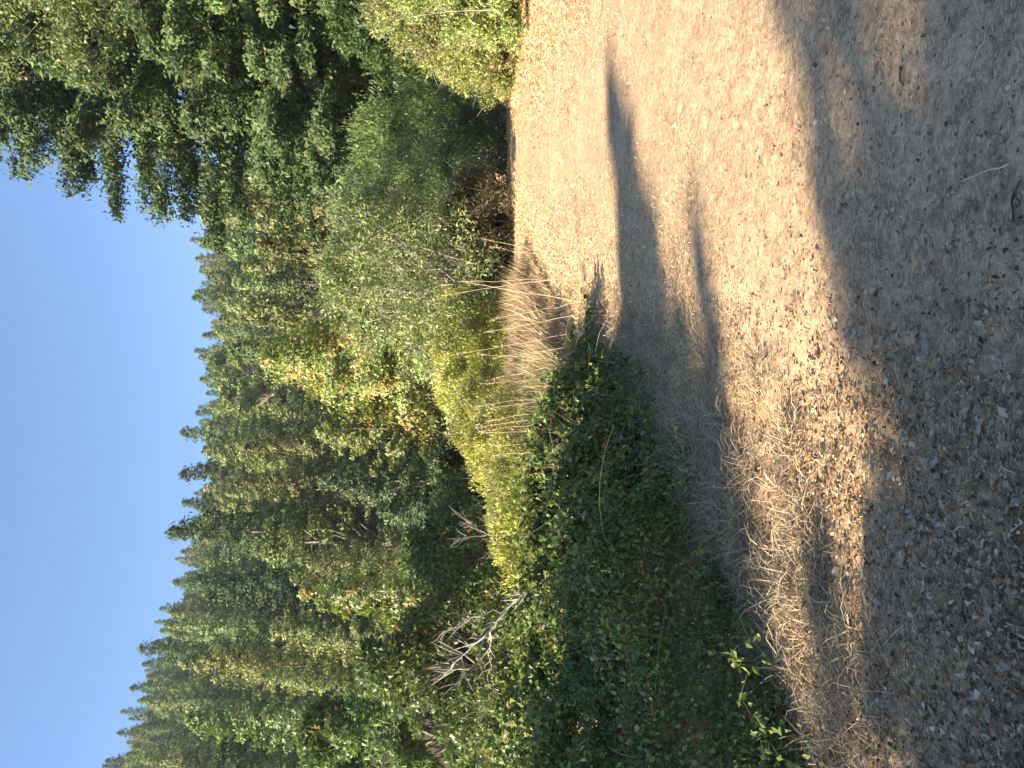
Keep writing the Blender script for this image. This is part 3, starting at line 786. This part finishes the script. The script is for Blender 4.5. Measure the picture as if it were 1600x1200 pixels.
# single leaves that show largest
def leaf_mesh(seed, L_=.055, W_=.036):
    r = np.random.default_rng(seed)
    u = np.array([0, .22, .5, .78, 1]); wv = np.array([.02, .8, 1, .62, .02])
    V = []; F = []
    for i in range(5):
        z_ = -.25 * L_ * (u[i] - .4) ** 2 * 2
        for j_, sgn in enumerate((-1, 0, 1)):
            V.append((sgn * wv[i] * W_ / 2 * (1 + .15 * r.normal()), u[i] * L_, z_ + abs(sgn) * .12 * W_ * (1 if wv[i] > .1 else 0)))
    for i in range(4):
        for j_ in range(2):
            a = i * 3 + j_; F.append((a, a + 1, a + 4, a + 3))
    g = Geo(); c_ = pick(r, 1, [(.07, .12, .035), (.11, .17, .05), (.15, .20, .06)])[0]
    g.add(V, np.array(F), c_); return g.mesh('leaf', [M_bram], True)
lm = [leaf_mesh(500 + k) for k in range(8)]
for k in range(300):
    s_ = rng.uniform(2.2, 7.2); dd = rng.uniform(.08, 1.6)
    x, y = bramble_pt(s_, dd); z = float(HS(x, y) + bramble_h(s_, dd)) + rng.uniform(-.03, .05)
    o = link('leaf', lm[k % 8], bram, (x + 1.5, y - 6, z))
    o.rotation_euler = (rng.uniform(-1.1, .3), rng.uniform(-.7, .7), rng.uniform(0, 6.28)); sc = rng.uniform(.8, 1.25); o.scale = (sc, sc, sc)
# tangle of fine dry twigs in the thicket's face
gt = Geo()
for k in range(900):
    s_ = rng.uniform(.1, 8.6); d0 = rng.uniform(-.25, 1.5)
    x, y = bramble_pt(s_, d0); z = float(HS(x, y)) + max(.02, float(bramble_h(s_, d0))) * rng.uniform(.1, 1.1)
    v = rng.normal(size=3) * np.array([.22, .18, .12]) + np.array([.04, -.05, 0])
    tube(gt, curve(np.array([x, y, z]), np.array([x, y, z]) + v, rng.uniform(0, .08), 4, .008, rng) - O, np.linspace(.0022, .0009, 4), 3, pick(rng, 1, [(.24, .17, .10), (.14, .10, .06), (.33, .26, .17)])[0])
link('dead_twigs', gt.mesh('dead_twigs', [M_cane]), bram, kind='stuff')
# leafy arching shoots standing proud of the mound
g2 = Geo()
for k in range(420):
    s_ = rng.uniform(.2, 9.2); d0 = -.35 * (k % 3 == 0) * rng.random() + rng.uniform(.0, 1) ** 1.4 * float(np.interp(s_, [0, 2, 4, 7], [.9, 2.4, 4.5, 6]))
    x, y = bramble_pt(s_, d0); z = float(HS(x, y) + bramble_h(s_, d0)) - .06
    a = rng.uniform(0, 6.28); ln = rng.uniform(.15, .55)
    e = np.array([x + math.cos(a) * ln, y + math.sin(a) * ln * .8, z + rng.uniform(-.1, .3)])
    P = curve(np.array([x, y, z]), e, rng.uniform(.05, .22), 6, .01, rng) - O
    m = int(ln * 46); u = rng.random(m) * 5; i0 = u.astype(int).clip(0, 4); c = P[i0] + (P[i0 + 1] - P[i0]) * (u - i0)[:, None] + rng.normal(size=(m, 3)) * .02
    sz = (.035 + .035 * rng.random(m)) * max(.9, min(1.6, y / 6))
    leaves(g2, c, rng.normal(size=(m, 3)), rng.normal(size=(m, 3)) * .9 + np.array([0, -.2, .8]), sz, sz * .66, pick(rng, m, [(.08, .13, .038), (.13, .18, .05), (.22, .25, .07)], jit=.25))
    tube(g2, P, np.linspace(.003, .0012, 6), 3, (.12, .13, .05))
link('shoots', g2.mesh('shoots', [M_bram]), bram, kind='stuff')
# canes
for k in range(110):
    s_ = rng.uniform(.6, 6.4); d0 = rng.uniform(.0, 1.4)
    x, y = bramble_pt(s_, d0); z = float(HS(x, y)) + float(bramble_h(s_, d0)) * rng.uniform(.5, 1.15)
    ln = rng.uniform(.5, 1.5); a = rng.uniform(-1.2, 1.2) - math.pi * .35
    e = np.array([x + math.cos(a) * ln * .8, y + math.sin(a) * ln * .55, max(z - rng.uniform(-.3, .8), float(HS(x, y)) + .06)])
    g = Geo(); c_ = pick(rng, 1, [(.24, .19, .12), (.16, .12, .07), (.14, .15, .06)])[0]
    P = curve(np.array([x, y, z]), e, rng.uniform(.08, .4), 7, .012, rng) - O
    tube(g, P, np.linspace(.0032, .0014, 7) * min(1, y / 7), 4, c_)
    link('cane', g.mesh('cane', [M_cane], True), bram)

# ------------------------------------------------------------------ dead branch and bare twigs
def branch(name, label, segs, Y, r0):
    base = at(*segs[0][0], Y)
    t = thing(name, label, 'branch', base)
    g = Geo(); rg = np.random.default_rng(int(segs[0][0][0]))
    b = np.array(base)
    for i, (pa, pb, ra, rb, *dy) in enumerate(segs):
        y0, y1 = (dy + [0, 0])[:2] if dy else (0, 0)
        a = np.array(at(*pa, Y + y0)); e = np.array(at(*pb, Y + y1))
        P = curve(a, e, 0, 7, .012, rg)
        tube(g, P - b, np.linspace(ra, rb, 7), 6)
        if ra < .017:
            for q in range(4):
                f = rg.integers(2, 7) ; st = P[min(f, 6)]
                dr_ = unit(e - a) + rg.normal(size=3) * .55
                tube(g, curve(st, st + unit(dr_) * rg.uniform(.12, .38), .02, 4, .01, rg) - b, np.linspace(rb * .8 + .002, .0015, 4), 4)
    link('limb', g.mesh('limb', [M_twig], True), t)
branch('dead_branch', 'bare forked grey branch sticking up out of the brambles', [
    ((850, 905), (800, 943), .015, .012), ((800, 943), (765, 985), .012, .010), ((765, 985), (725, 1022), .009, .007, 0, .2),
    ((725, 1022), (690, 1058), .008, .004, .2, .3), ((722, 1024), (722, 1062), .006, .003, .2, .1), ((790, 952), (735, 965), .007, .005, 0, -.2),
    ((735, 965), (694, 992), .007, .003, -.2, -.3), ((766, 984), (765, 1012), .011, .007, 0, .2), ((765, 1012), (745, 1040), .006, .003, .2, .2), ((765, 1012), (768, 1044), .006, .003, .2, .3),
    ((730, 1018), (698, 1035), .008, .003, .2, 0)], 8.2, .03)
branch('bare_twig', 'thin bare twig standing up beside the sunlit brambles', [((800, 835), (755, 838), .006, .004), ((755, 838), (722, 800), .004, .002), ((755, 838), (700, 842), .004, .002), ((770, 838), (735, 822), .003, .0015)], 9.5, .01)
branch('bare_twig', 'pale bare stem against the sunny bush on the right', [((775, 15), (700, 18), .010, .007), ((700, 18), (622, 30), .006, .003)], 14.0, .01)

# ------------------------------------------------------------------ dry grass, weeds and stalks
rng = np.random.default_rng(61)
STRAW = [(.52, .40, .24), (.44, .34, .21), (.36, .29, .20), (.60, .47, .29), (.28, .21, .14)]
def put_blades(name, label, x, y, ln, wd, tilt, droop, pal=STRAW, lean=(0, 0), cat='dry grass', zoff=-.01, w=None, bend=0, ang=None):
    n = len(x); a = rng.random(n) * 2 * math.pi if ang is None else ang
    d = np.stack([np.cos(a) * tilt + lean[0], np.sin(a) * tilt + lean[1], np.ones(n)], 1)
    p = np.stack([x, y, HS(x, y) + zoff], 1)
    g = Geo(); blades(g, p, d, ln, wd, droop, pick(rng, n, pal, w), rng)
    return link(name, g.mesh(name, [M_dry]), kind='stuff', label=label, category=cat)
# flattened and tufted grass between brambles and path
n = 36000
s = rng.random(n) * cum[-1]; dd = -rng.random(n) ** 1.2 * 1.35 + .45
x, y = bramble_pt(s, dd)
tuft = vnoise(x, y, .28, 62)
k = (tuft > .34) & (y > 1.6); x, y, tuft = x[k], y[k], tuft[k]; n = len(x)
put_blades('dry_grass', 'matted dry grey grass along the foot of the brambles', x, y, .13 + .24 * rng.random(n) * (tuft + .2), .0028 + .0024 * rng.random(n), .7 + 1.6 * rng.random(n), .25 + .4 * rng.random(n), lean=(.4, -.3))
n = 11000
s = rng.random(n) * cum[-1]; dd = -.55 + 1.25 * rng.random(n)
x, y = bramble_pt(s, dd); k = (vnoise(x, y, .35, 66) > .5) & (y > 1.7); x, y = x[k], y[k]; n = len(x)
put_blades('long_grass', 'long bleached grass hanging out of the foot of the brambles', x, y, .22 + .32 * rng.random(n), .0026 + .0022 * rng.random(n), .5 + 1.0 * rng.random(n), .3 + .5 * rng.random(n), lean=(.5, -.45), pal=[(.40, .32, .20), (.30, .23, .15), (.46, .37, .24), (.20, .15, .09)])
# golden tufts
xs, ys = [], []
for (xi, yi) in [(1235, 705), (1225, 745), (1245, 790), (1260, 830), (1225, 690), (1270, 870), (1180, 600), (1090, 545), (1100, 580), (1150, 860), (1200, 905), (1240, 940), (1130, 800), (1060, 740), (1250, 1060), (1290, 1120), (1180, 1010)]:
    p = onground(xi, yi); m = 230
    xs.append(p.x + rng.normal(size=m) * .09); ys.append(p.y + rng.normal(size=m) * .07)
x = np.concatenate(xs); y = np.concatenate(ys); n = len(x)
put_blades('grass_tufts', 'golden dry grass tufts leaning along the path edge', x, y, .10 + .16 * rng.random(n), .0024 + .0018 * rng.random(n), .6 + 1.0 * rng.random(n), .25 + .3 * rng.random(n), lean=(.2, -.7))
# mown stubble and straw between path and weeds, and on the right verge
def region(n, y0, y1, lo, hi, pw=1.0):
    y = y0 + (y1 - y0) * rng.random(n) ** pw
    return lo(y) + (hi(y) - lo(y)) * rng.random(n), y
x, y = region(60000, 5.5, 24, lambda y: path_l(y) - np.interp(y, [5, 10, 15, 24], [.6, 1.9, 2.4, 1.5]), lambda y: path_l(y) + 2.4, 1.35)
k = rng.random(len(x)) < np.clip(1 - (x - path_l(y) + .2) / 2.4, .0, 1) ** 1.5 * (.4 + vnoise(x, y, .6, 77)); x, y = x[k], y[k]
n = len(x)
put_blades('straw_verge', 'short golden stubble on the left verge of the path', x, y, (.05 + .07 * rng.random(n)) * np.clip(y / 9, .8, 1.5), (.005 + .006 * rng.random(n)) * np.clip(y / 8, .8, 2.2), .5 + 2.2 * rng.random(n), .2 + .3 * rng.random(n), pal=[(.56, .40, .22), (.46, .30, .15), (.66, .50, .30), (.24, .16, .09)])
x, y = region(36000, 7, 25, lambda y: path_r(y) - 2.6, lambda y: path_r(y) + 4.5, 1.2)
k = rng.random(len(x)) < np.clip(1 - (path_r(y) - x - .1) / 2.4, .0, 1) ** 1.5 * (.4 + vnoise(x, y, .6, 78)); x, y = x[k], y[k]
n = len(x)
put_blades('straw_verge', 'golden dry stubble on the right verge below the sunny bush', x, y, (.05 + .09 * rng.random(n)) * np.clip(y / 9, .8, 1.7), (.005 + .006 * rng.random(n)) * np.clip(y / 8, .8, 2.4), .5 + 2.0 * rng.random(n), .2 + .3 * rng.random(n), pal=[(.58, .40, .20), (.48, .30, .14), (.68, .50, .28), (.24, .15, .08)])
# tall brown weeds
n = 26000
yy = 8.8 + 9.5 * rng.random(n) ** 1.1
xx = path_l(yy) - np.interp(yy, [8.8, 11.5, 13, 17, 19], [1.6, 1.0, .7, .15, .1]) - rng.random(n) ** 1.2 * 3.6
tuft = vnoise(xx, yy, .5, 71)
k = tuft > .33; xx, yy, tuft = xx[k], yy[k], tuft[k]; n = len(xx)
edge = np.clip((path_l(yy) - xx - np.interp(yy, [8.8, 11.5, 13, 17, 19], [1.6, 1.0, .7, .15, .1])) / .9, .3, 1)
put_blades('dry_weeds', 'mass of dry straw-brown weeds left of the path before the yellow shrubs', xx, yy, (.45 + .6 * rng.random(n)) * edge, .006 + .008 * rng.random(n), .2 + .7 * rng.random(n), .05 + .45 * rng.random(n) ** 2, lean=(.35 * (vnoise(xx, yy, .3, 73) - .4), .35 * (vnoise(xx, yy, .3, 74) - .5)), pal=[(.48, .35, .21), (.36, .24, .14), (.58, .44, .27), (.26, .17, .10), (.22, .21, .08)], cat='weeds')
# coarse pale stalks and straw over the back of the brambles
n = 11000
yy = 8.3 + 5.2 * rng.random(n); xx = path_l(yy) - 1.2 - 3.4 * rng.random(n)
k = vnoise(xx, yy, .4, 75) > .42; xx, yy = xx[k], yy[k]; n = len(xx)
put_blades('straw_stalks', 'coarse golden stalks standing between brambles and yellow shrubs', xx, yy, .55 + .65 * rng.random(n) ** 1.5, .005 + .006 * rng.random(n), .1 + .55 * rng.random(n), .02 + .35 * rng.random(n) ** 2, lean=(.6 * (vnoise(xx, yy, .9, 76) - .55), -.15), pal=[(.55, .42, .24), (.44, .32, .18), (.62, .50, .30), (.30, .22, .12), (.26, .26, .09)], cat='stalks')
# green undergrowth among the weeds
n = 16000
yy = 8.6 + 6 * rng.random(n); xx = path_l(yy) - 1.6 - rng.random(n) * 3.6
k = vnoise(xx, yy, .7, 72) > .5; xx, yy = xx[k], yy[k]; n = len(xx)
zz = HS(xx, yy) + rng.random(n) * .65
g = Geo(); sz = .05 + .04 * rng.random(n)
leaves(g, np.stack([xx, yy, zz], 1), rng.normal(size=(n, 3)) + np.array([0, 0, .6]), rng.normal(size=(n, 3)) + np.array([0, 0, .7]), sz, sz * .5, pick(rng, n, [(.13, .16, .045), (.22, .23, .06), (.08, .11, .035)]))
link('undergrowth', g.mesh('undergrowth', [M_leaf]), kind='stuff', label='green undergrowth mixed into the dry weeds', category='undergrowth')
# tall pale stalks, each its own thing
stalks = [((900, 440), (690, 462)), ((800, 437), (720, 440)), ((760, 462), (722, 440)), ((850, 530), (705, 556)), ((860, 560), (745, 553)), ((855, 570), (760, 595)), ((835, 590), (752, 600)),
          ((830, 618), (740, 636)), ((825, 622), (760, 640)), ((822, 650), (745, 668)), ((815, 660), (745, 675)), ((812, 672), (752, 676)), ((818, 690), (765, 696)), ((822, 700), (770, 712)), ((818, 640), (758, 658)), ((800, 400), (765, 385)), ((795, 392), (750, 372)), ((830, 480), (765, 500)), ((828, 500), (755, 520)), ((835, 545), (770, 560))]
tones = ['pale', 'tan', 'golden', 'bleached']
where = ['by the path bend', 'in the brown weeds', 'before the yellow shrubs', 'above the bramble tip', 'beside the sunlit brambles']
for k, (a, b) in enumerate(stalks):
    Y = 11.5 - 1.8 * (a[1] - 400) / 300
    A = np.array(at(*a, Y)); B = np.array(at(*b, Y + rng.uniform(-.4, .4)))
    foot = A.copy(); foot[2] = float(HS(A[0], A[1]))
    lab = '%s dry stalk %s, leaning %s' % (tones[k % 4], where[min(4, int((a[1] - 385) / 65))], 'left' if b[1] > a[1] + 5 else ('right' if b[1] < a[1] - 2 else 'hardly at all'))
    t = thing('dry_stalk', lab, 'stalk', foot, group='tall dry stalks in the weeds')
    foot = foot + np.array([(A[0] - B[0]) * .5, 0, 0]); foot[2] = float(HS(foot[0], foot[1])); t.location = foot
    g = Geo(); P = curve(foot, B, .02, 8, .008, rng)
    tube(g, P - foot, np.linspace(.0035, .0018, len(P)), 4, pick(rng, 1, [(.55, .42, .26), (.62, .50, .33)])[0])
    link('stem', g.mesh('stem', [M_cane], True), t)
    g = Geo(); m = 26
    u = rng.random(m); c = P[-1] + (P[-2] - P[-1]) * (u * .8)[:, None] + rng.normal(size=(m, 3)) * .018
    leaves(g, c - foot, rng.normal(size=(m, 3)) + np.array([0, 0, 1.2]), rng.normal(size=(m, 3)), .03 + .02 * rng.random(m), .008, pick(rng, m, STRAW))
    link('seed_head', g.mesh('seed_head', [M_dry]), t, kind='stuff')

# ------------------------------------------------------------------ litter on the ground
def near_pts(n, r0, r1, a0=-34, a1=34, pw=1.0):
    """log-radial spread: finer litter close by, sparser far away"""
    r = r0 * (r1 / r0) ** (rng.random(n) ** pw); a = np.radians(rng.uniform(a0, a1, n))
    return r * np.sin(a), r * np.cos(a)
def side_amount(x, y):
    """how much leaf litter: heavy to the left of the path, thin on it"""
    return np.clip(1.0 - sstep(-1.1, .9, x - path_l(y)), .0, 1)
# straw pieces
n = 110000
x, y = near_pts(n, 1.7, 16)
k = rng.random(n) < .22 + .30 * (vnoise(x, y, .9, 86) > .6) + .7 * side_amount(x, y) * (vnoise(x, y, .25, 81) * .7 + .5)
x, y = x[k], y[k]; n = len(x)
g = Geo(); dist = np.hypot(x, y); a = rng.random(n) * 6.283
d = np.stack([np.cos(a), np.sin(a), rng.normal(size=n) * .18], 1)
ln = (.012 + .035 * rng.random(n) ** 2) * np.clip(dist / 4, .9, 2.2)
leaves(g, np.stack([x, y, HS(x, y) + .004 + .006 * rng.random(n)], 1), d, np.tile([0, 0, 1.], (n, 1)) + rng.normal(size=(n, 3)) * .4, ln, (.0016 + .002 * rng.random(n)) * np.clip(dist / 4, .9, 2.4), pick(rng, n, STRAW + [(.16, .11, .08)], jit=.25), lift=0)
link('straw_litter', g.mesh('straw_litter', [M_dry]), kind='stuff', label='scattered straw bits covering the ground', category='straw')
# leaf litter joined
n = 90000
x, y = near_pts(n, 1.7, 11, pw=1.1)
amt = side_amount(x, y)
k = rng.random(n) < .03 + .85 * amt * (.35 + vnoise(x, y, .4, 82)) * (y > 0)
x, y = x[k], y[k]; n = len(x)
g = Geo(); a = rng.random(n) * 6.283
LEAFP = [(.28, .21, .135), (.22, .16, .10), (.33, .25, .16), (.26, .15, .085), (.12, .08, .05), (.40, .31, .205), (.09, .065, .04)]
sz = .012 + .022 * rng.random(n) ** 1.5
leaves(g, np.stack([x, y, HS(x, y) + .006 + .012 * rng.random(n)], 1), np.stack([np.cos(a), np.sin(a), rng.normal(size=n) * .35], 1), np.tile([0, 0, 1.], (n, 1)) + rng.normal(size=(n, 3)) * .7, sz, sz * (.35 + .35 * rng.random(n)), pick(rng, n, LEAFP, jit=.25), lift=.14)
link('leaf_litter', g.mesh('leaf_litter', [M_dleaf]), kind='stuff', label='small broken dry leaves littering the ground left of the path', category='leaf litter')
# pebbles joined
def rock(r, sub=1):
    t = (1 + 5 ** .5) / 2
    v = unit(np.array([(-1, t, 0), (1, t, 0), (-1, -t, 0), (1, -t, 0), (0, -1, t), (0, 1, t), (0, -1, -t), (0, 1, -t), (t, 0, -1), (t, 0, 1), (-t, 0, -1), (-t, 0, 1)], float))
    f = np.array([(0, 11, 5), (0, 5, 1), (0, 1, 7), (0, 7, 10), (0, 10, 11), (1, 5, 9), (5, 11, 4), (11, 10, 2), (10, 7, 6), (7, 1, 8), (3, 9, 4), (3, 4, 2), (3, 2, 6), (3, 6, 8), (3, 8, 9), (4, 9, 5), (2, 4, 11), (6, 2, 10), (8, 6, 7), (9, 8, 1)])
    v = v * (1 + .22 * r.normal(size=(12, 1)).clip(-1.5, 1.5)) * np.array([1, r.uniform(.6, .95), r.uniform(.4, .7)])
    return v, f
SP = [(.36, .30, .23), (.28, .23, .175), (.42, .36, .28), (.34, .26, .18), (.20, .165, .13)]
n = 5000
x, y = near_pts(n, 1.8, 12)
g = Geo(); base_rocks = [rock(rng) for _ in range(24)]
sz = .0018 + .006 * rng.random(n) ** 3.5
z = HS(x, y); cols = pick(rng, n, SP, jit=.2); ang_ = rng.random(n) * 6.28
Vs = np.empty((n, 12, 3)); Fs = np.empty((n, 20, 3), int)
for i in range(n):
    v, f = base_rocks[i % 24]; c_, s_ = math.cos(ang_[i]), math.sin(ang_[i])
    Vs[i, :, 0] = (v[:, 0] * c_ - v[:, 1] * s_) * sz[i] + x[i]; Vs[i, :, 1] = (v[:, 0] * s_ + v[:, 1] * c_) * sz[i] + y[i]; Vs[i, :, 2] = v[:, 2] * sz[i] + z[i] + sz[i] * .1
    Fs[i] = f + i * 12
g.add(Vs, Fs.reshape(-1, 3), np.repeat(cols, 12, axis=0))
link('gravel', g.mesh('gravel', [M_stone], True), kind='stuff', label='fine gravel strewn over the path', category='gravel')

# single pebbles
def smooth_rock(seed):
    r = np.random.default_rng(seed); v, f = rock(r)
    g = Geo(); g.add(v, f, pick(r, 1, SP)[0]); return g.mesh('pebble', [M_stone], True)
rm = [smooth_rock(700 + k) for k in range(10)]
spots = [(1275, 190, .020, 'white pebble in the dappled shade, upper right'), (1343, 272, .022, 'two-toned pebble at the edge of the dappled shade'), (1252, 372, .020, 'round pale pebble in the sunny sand'), (1343, 270, .013, 'small pebble touching the two-toned one'),
         (1502, 490, .026, 'white oval pebble in the shaded foreground'), (1432, 530, .026, 'brownish white pebble below the shadow edge'), (1438, 560, .016, 'grey pebble in a cluster under the shadow edge'), (1472, 570, .020, 'long smooth pebble in the shaded foreground'),
         (1542, 605, .028, 'tilted pale stone beside a hollow'), (1516, 612, .018, 'flat cream pebble left of the tilted stone'), (1464, 722, .016, 'upright slim pale pebble'), (1570, 780, .020, 'oval grey pebble at the near edge'), (1355, 455, .02, 'half-lit pebble inside the dapples')]
for k, (xi, yi, r, lab) in enumerate(spots):
    p = onground(xi, yi); o = link('pebble', rm[k % 10], loc=(p.x, p.y, p.z + r * .25), label=lab, category='pebble', group='pebbles on the path')
    o.scale = (r, r, r); o.rotation_euler = (0, 0, rng.uniform(0, 6))
for k in range(150):
    x, y = near_pts(1, 1.9, 5.5); x = float(x[0]); y = float(y[0]); r = rng.uniform(.006, .014)
    side = 'right' if x > .5 else ('left' if x < -.3 else 'middle')
    o = link('pebble', rm[int(rng.integers(10))], loc=(x, y, float(HS(x, y)) + r * .2), label='small rough pebble half sunk in the %s %s ground' % ('near' if y < 2.8 else 'farther', side), category='pebble', group='small pebbles in the soil')
    o.scale = (r, r, r); o.rotation_euler = (0, 0, rng.uniform(0, 6))

# single dry leaves, the ones that show largest
def dry_leaf(seed):
    r = np.random.default_rng(seed)
    u = np.linspace(0, 1, 5); wv = np.array([.05, .75, 1, .7, .05]) * (1 + .1 * r.normal(size=5))
    curl = r.uniform(.15, .9); bow = r.uniform(-.5, .5)
    V = []
    for i in range(5):
        for sgn in (-1, -.45, .45, 1):
            th = sgn * curl * 1.3
            V.append((math.sin(th) / max(curl * 1.3, .2) * wv[i] * .32 if curl > .2 else sgn * wv[i] * .32, u[i] - .5, (1 - math.cos(th)) * .3 * wv[i] + bow * (u[i] - .5) ** 2 + .02 * r.normal()))
    F = [(i * 4 + j, i * 4 + j + 1, i * 4 + j + 5, i * 4 + j + 4) for i in range(4) for j in range(3)]
    g = Geo(); g.add(V, np.array(F), pick(r, 1, LEAFP + [(.52, .47, .38)])[0]); return g.mesh('dry_leaf', [M_dleaf], True)
dm = {'grey': [], 'rusty': [], 'cream': []}
for k, (nm, pal) in enumerate((('grey', [(.33, .28, .215)]), ('rusty', [(.32, .18, .10)]), ('cream', [(.47, .39, .28)]))):
    LEAFP_, LEAFP[:] = list(LEAFP), pal
    save = LEAFP[:]
    for q in range(6):
        r = np.random.default_rng(800 + k * 10 + q)
        me = dry_leaf(800 + k * 10 + q)
        c_ = pick(r, 1, pal)[0]
        me.attributes['tint'].data.foreach_set('color', np.tile([*c_, 1], (len(me.vertices), 1)).astype(np.float32).ravel())
        dm[nm].append(me)
    LEAFP[:] = LEAFP_
cnt = 0
while cnt < 300:
    xi = rng.uniform(1180, 1600); yi = rng.uniform(380, 1200)
    wgt = (yi / 1200) ** 1.6 * (.35 + .65 * (xi - 1180) / 420)
    if rng.random() > wgt: continue
    p = onground(xi, yi); cnt += 1
    c_ = ['grey', 'rusty', 'cream'][int(rng.choice(3, p=[.5, .18, .32]))]
    row = 'nearest the viewer' if xi > 1480 else ('in the shaded litter' if xi > 1350 else 'near the sunny strip')
    col_ = 'far left' if yi > 1000 else ('left' if yi > 750 else 'towards the middle')
    o = link('dry_leaf', dm[c_][int(rng.integers(6))], loc=(p.x, p.y, p.z + .012), label='curled %s dry leaf %s, %s' % (c_, row, col_), category='leaf', group='curled dry leaves in the foreground')
    s_ = rng.uniform(.024, .048); o.scale = (s_, s_, s_)
    o.rotation_euler = (rng.normal() * .35, rng.normal() * .35 + (math.pi if rng.random() < .3 else 0), rng.uniform(0, 6.28))
# the dark curled leaf on the sunny sand and the sticks
p = onground(1282, 553); o = link('dry_leaf', dm['rusty'][0].copy(), loc=(p.x, p.y, p.z + .014), label='dark brown curled leaf alone on the sunlit sand', category='leaf')
o.data.attributes['tint'].data.foreach_set('color', np.tile([.05, .03, .02, 1], (len(o.data.vertices), 1)).astype(np.float32).ravel()); o.scale = (.05, .05, .06); o.rotation_euler = (.3, 2.6, 1.8)
def stick(label, a, b, r, tint, nm='stick'):
    A = np.array(onground(*a)); B = np.array(onground(*b)); A[2] += r + .004; B[2] += r + .006
    g = Geo(); P = curve(A, B, .006, 7, .003, rng); P[:, 2] = np.maximum(P[:, 2], HS(P[:, 0], P[:, 1]) + r * .7)
    tube(g, P - A, np.linspace(r, r * .5, 7), 6, tint)
    link(nm, g.mesh(nm, [M_cane], True), loc=A, label=label, category='stick')
stick('long pale straw lying across the shaded dirt, right', (1580, 256), (1503, 284), .0022, (.55, .47, .34), 'straw')
stick('short dark brown stick in the dappled shade', (1411, 105), (1415, 135), .006, (.12, .07, .04))
stick('thin pale straw upright in the far right shade', (1543, 52), (1518, 128), .0016, (.45, .38, .28), 'straw')
stick('dark stick near the lower edge, right of centre', (1590, 300), (1589, 348), .004, (.06, .045, .035))
stick('second dark stick parallel to the first', (1598, 275), (1594, 325), .004, (.07, .05, .04))
stick('pale straw in the shade beside the curled leaves', (1409, 713), (1443, 698), .0018, (.55, .48, .36), 'straw')
stick('pale straw at the near left, across the litter', (1580, 840), (1600, 818), .003, (.50, .44, .34), 'straw')
stick('curved twig below the shadow edge in the middle', (1370, 552), (1415, 567), .002, (.25, .2, .14), 'twig')
stick('forked straw near the near edge', (1568, 728), (1598, 742), .003, (.48, .42, .32), 'straw')
stick('long straw lying on the left litter', (1380, 1010), (1440, 955), .002, (.5, .44, .34), 'straw')
stick('pale straw among the grey leaves', (1490, 830), (1520, 820), .0025, (.58, .52, .42), 'straw')

# ------------------------------------------------------------------ thin blue air towards the hill
def haze():
    x0, x1, y0, y1, z0, z1 = -480, 480, -60, 640, -14, 245
    v = [(x, y, z) for x in (x0, x1) for y in (y0, y1) for z in (z0, z1)]
    f = [(0, 1, 3, 2), (4, 6, 7, 5), (0, 4, 5, 1), (2, 3, 7, 6), (0, 2, 6, 4), (1, 5, 7, 3)]
    me = bpy.data.meshes.new('haze'); me.from_pydata(v, [], f)
    m = bpy.data.materials.new('thin haze'); m.use_nodes = True; nt = m.node_tree; nt.nodes.clear()
    out = nt.nodes.new('ShaderNodeOutputMaterial'); pv = nt.nodes.new('ShaderNodeVolumePrincipled')
    pv.inputs['Color'].default_value = (.72, .85, 1, 1); pv.inputs['Density'].default_value = .00014
    nt.links.new(pv.outputs[0], out.inputs['Volume']); me.materials.append(m)
    link('haze', me, kind='stuff')
haze()
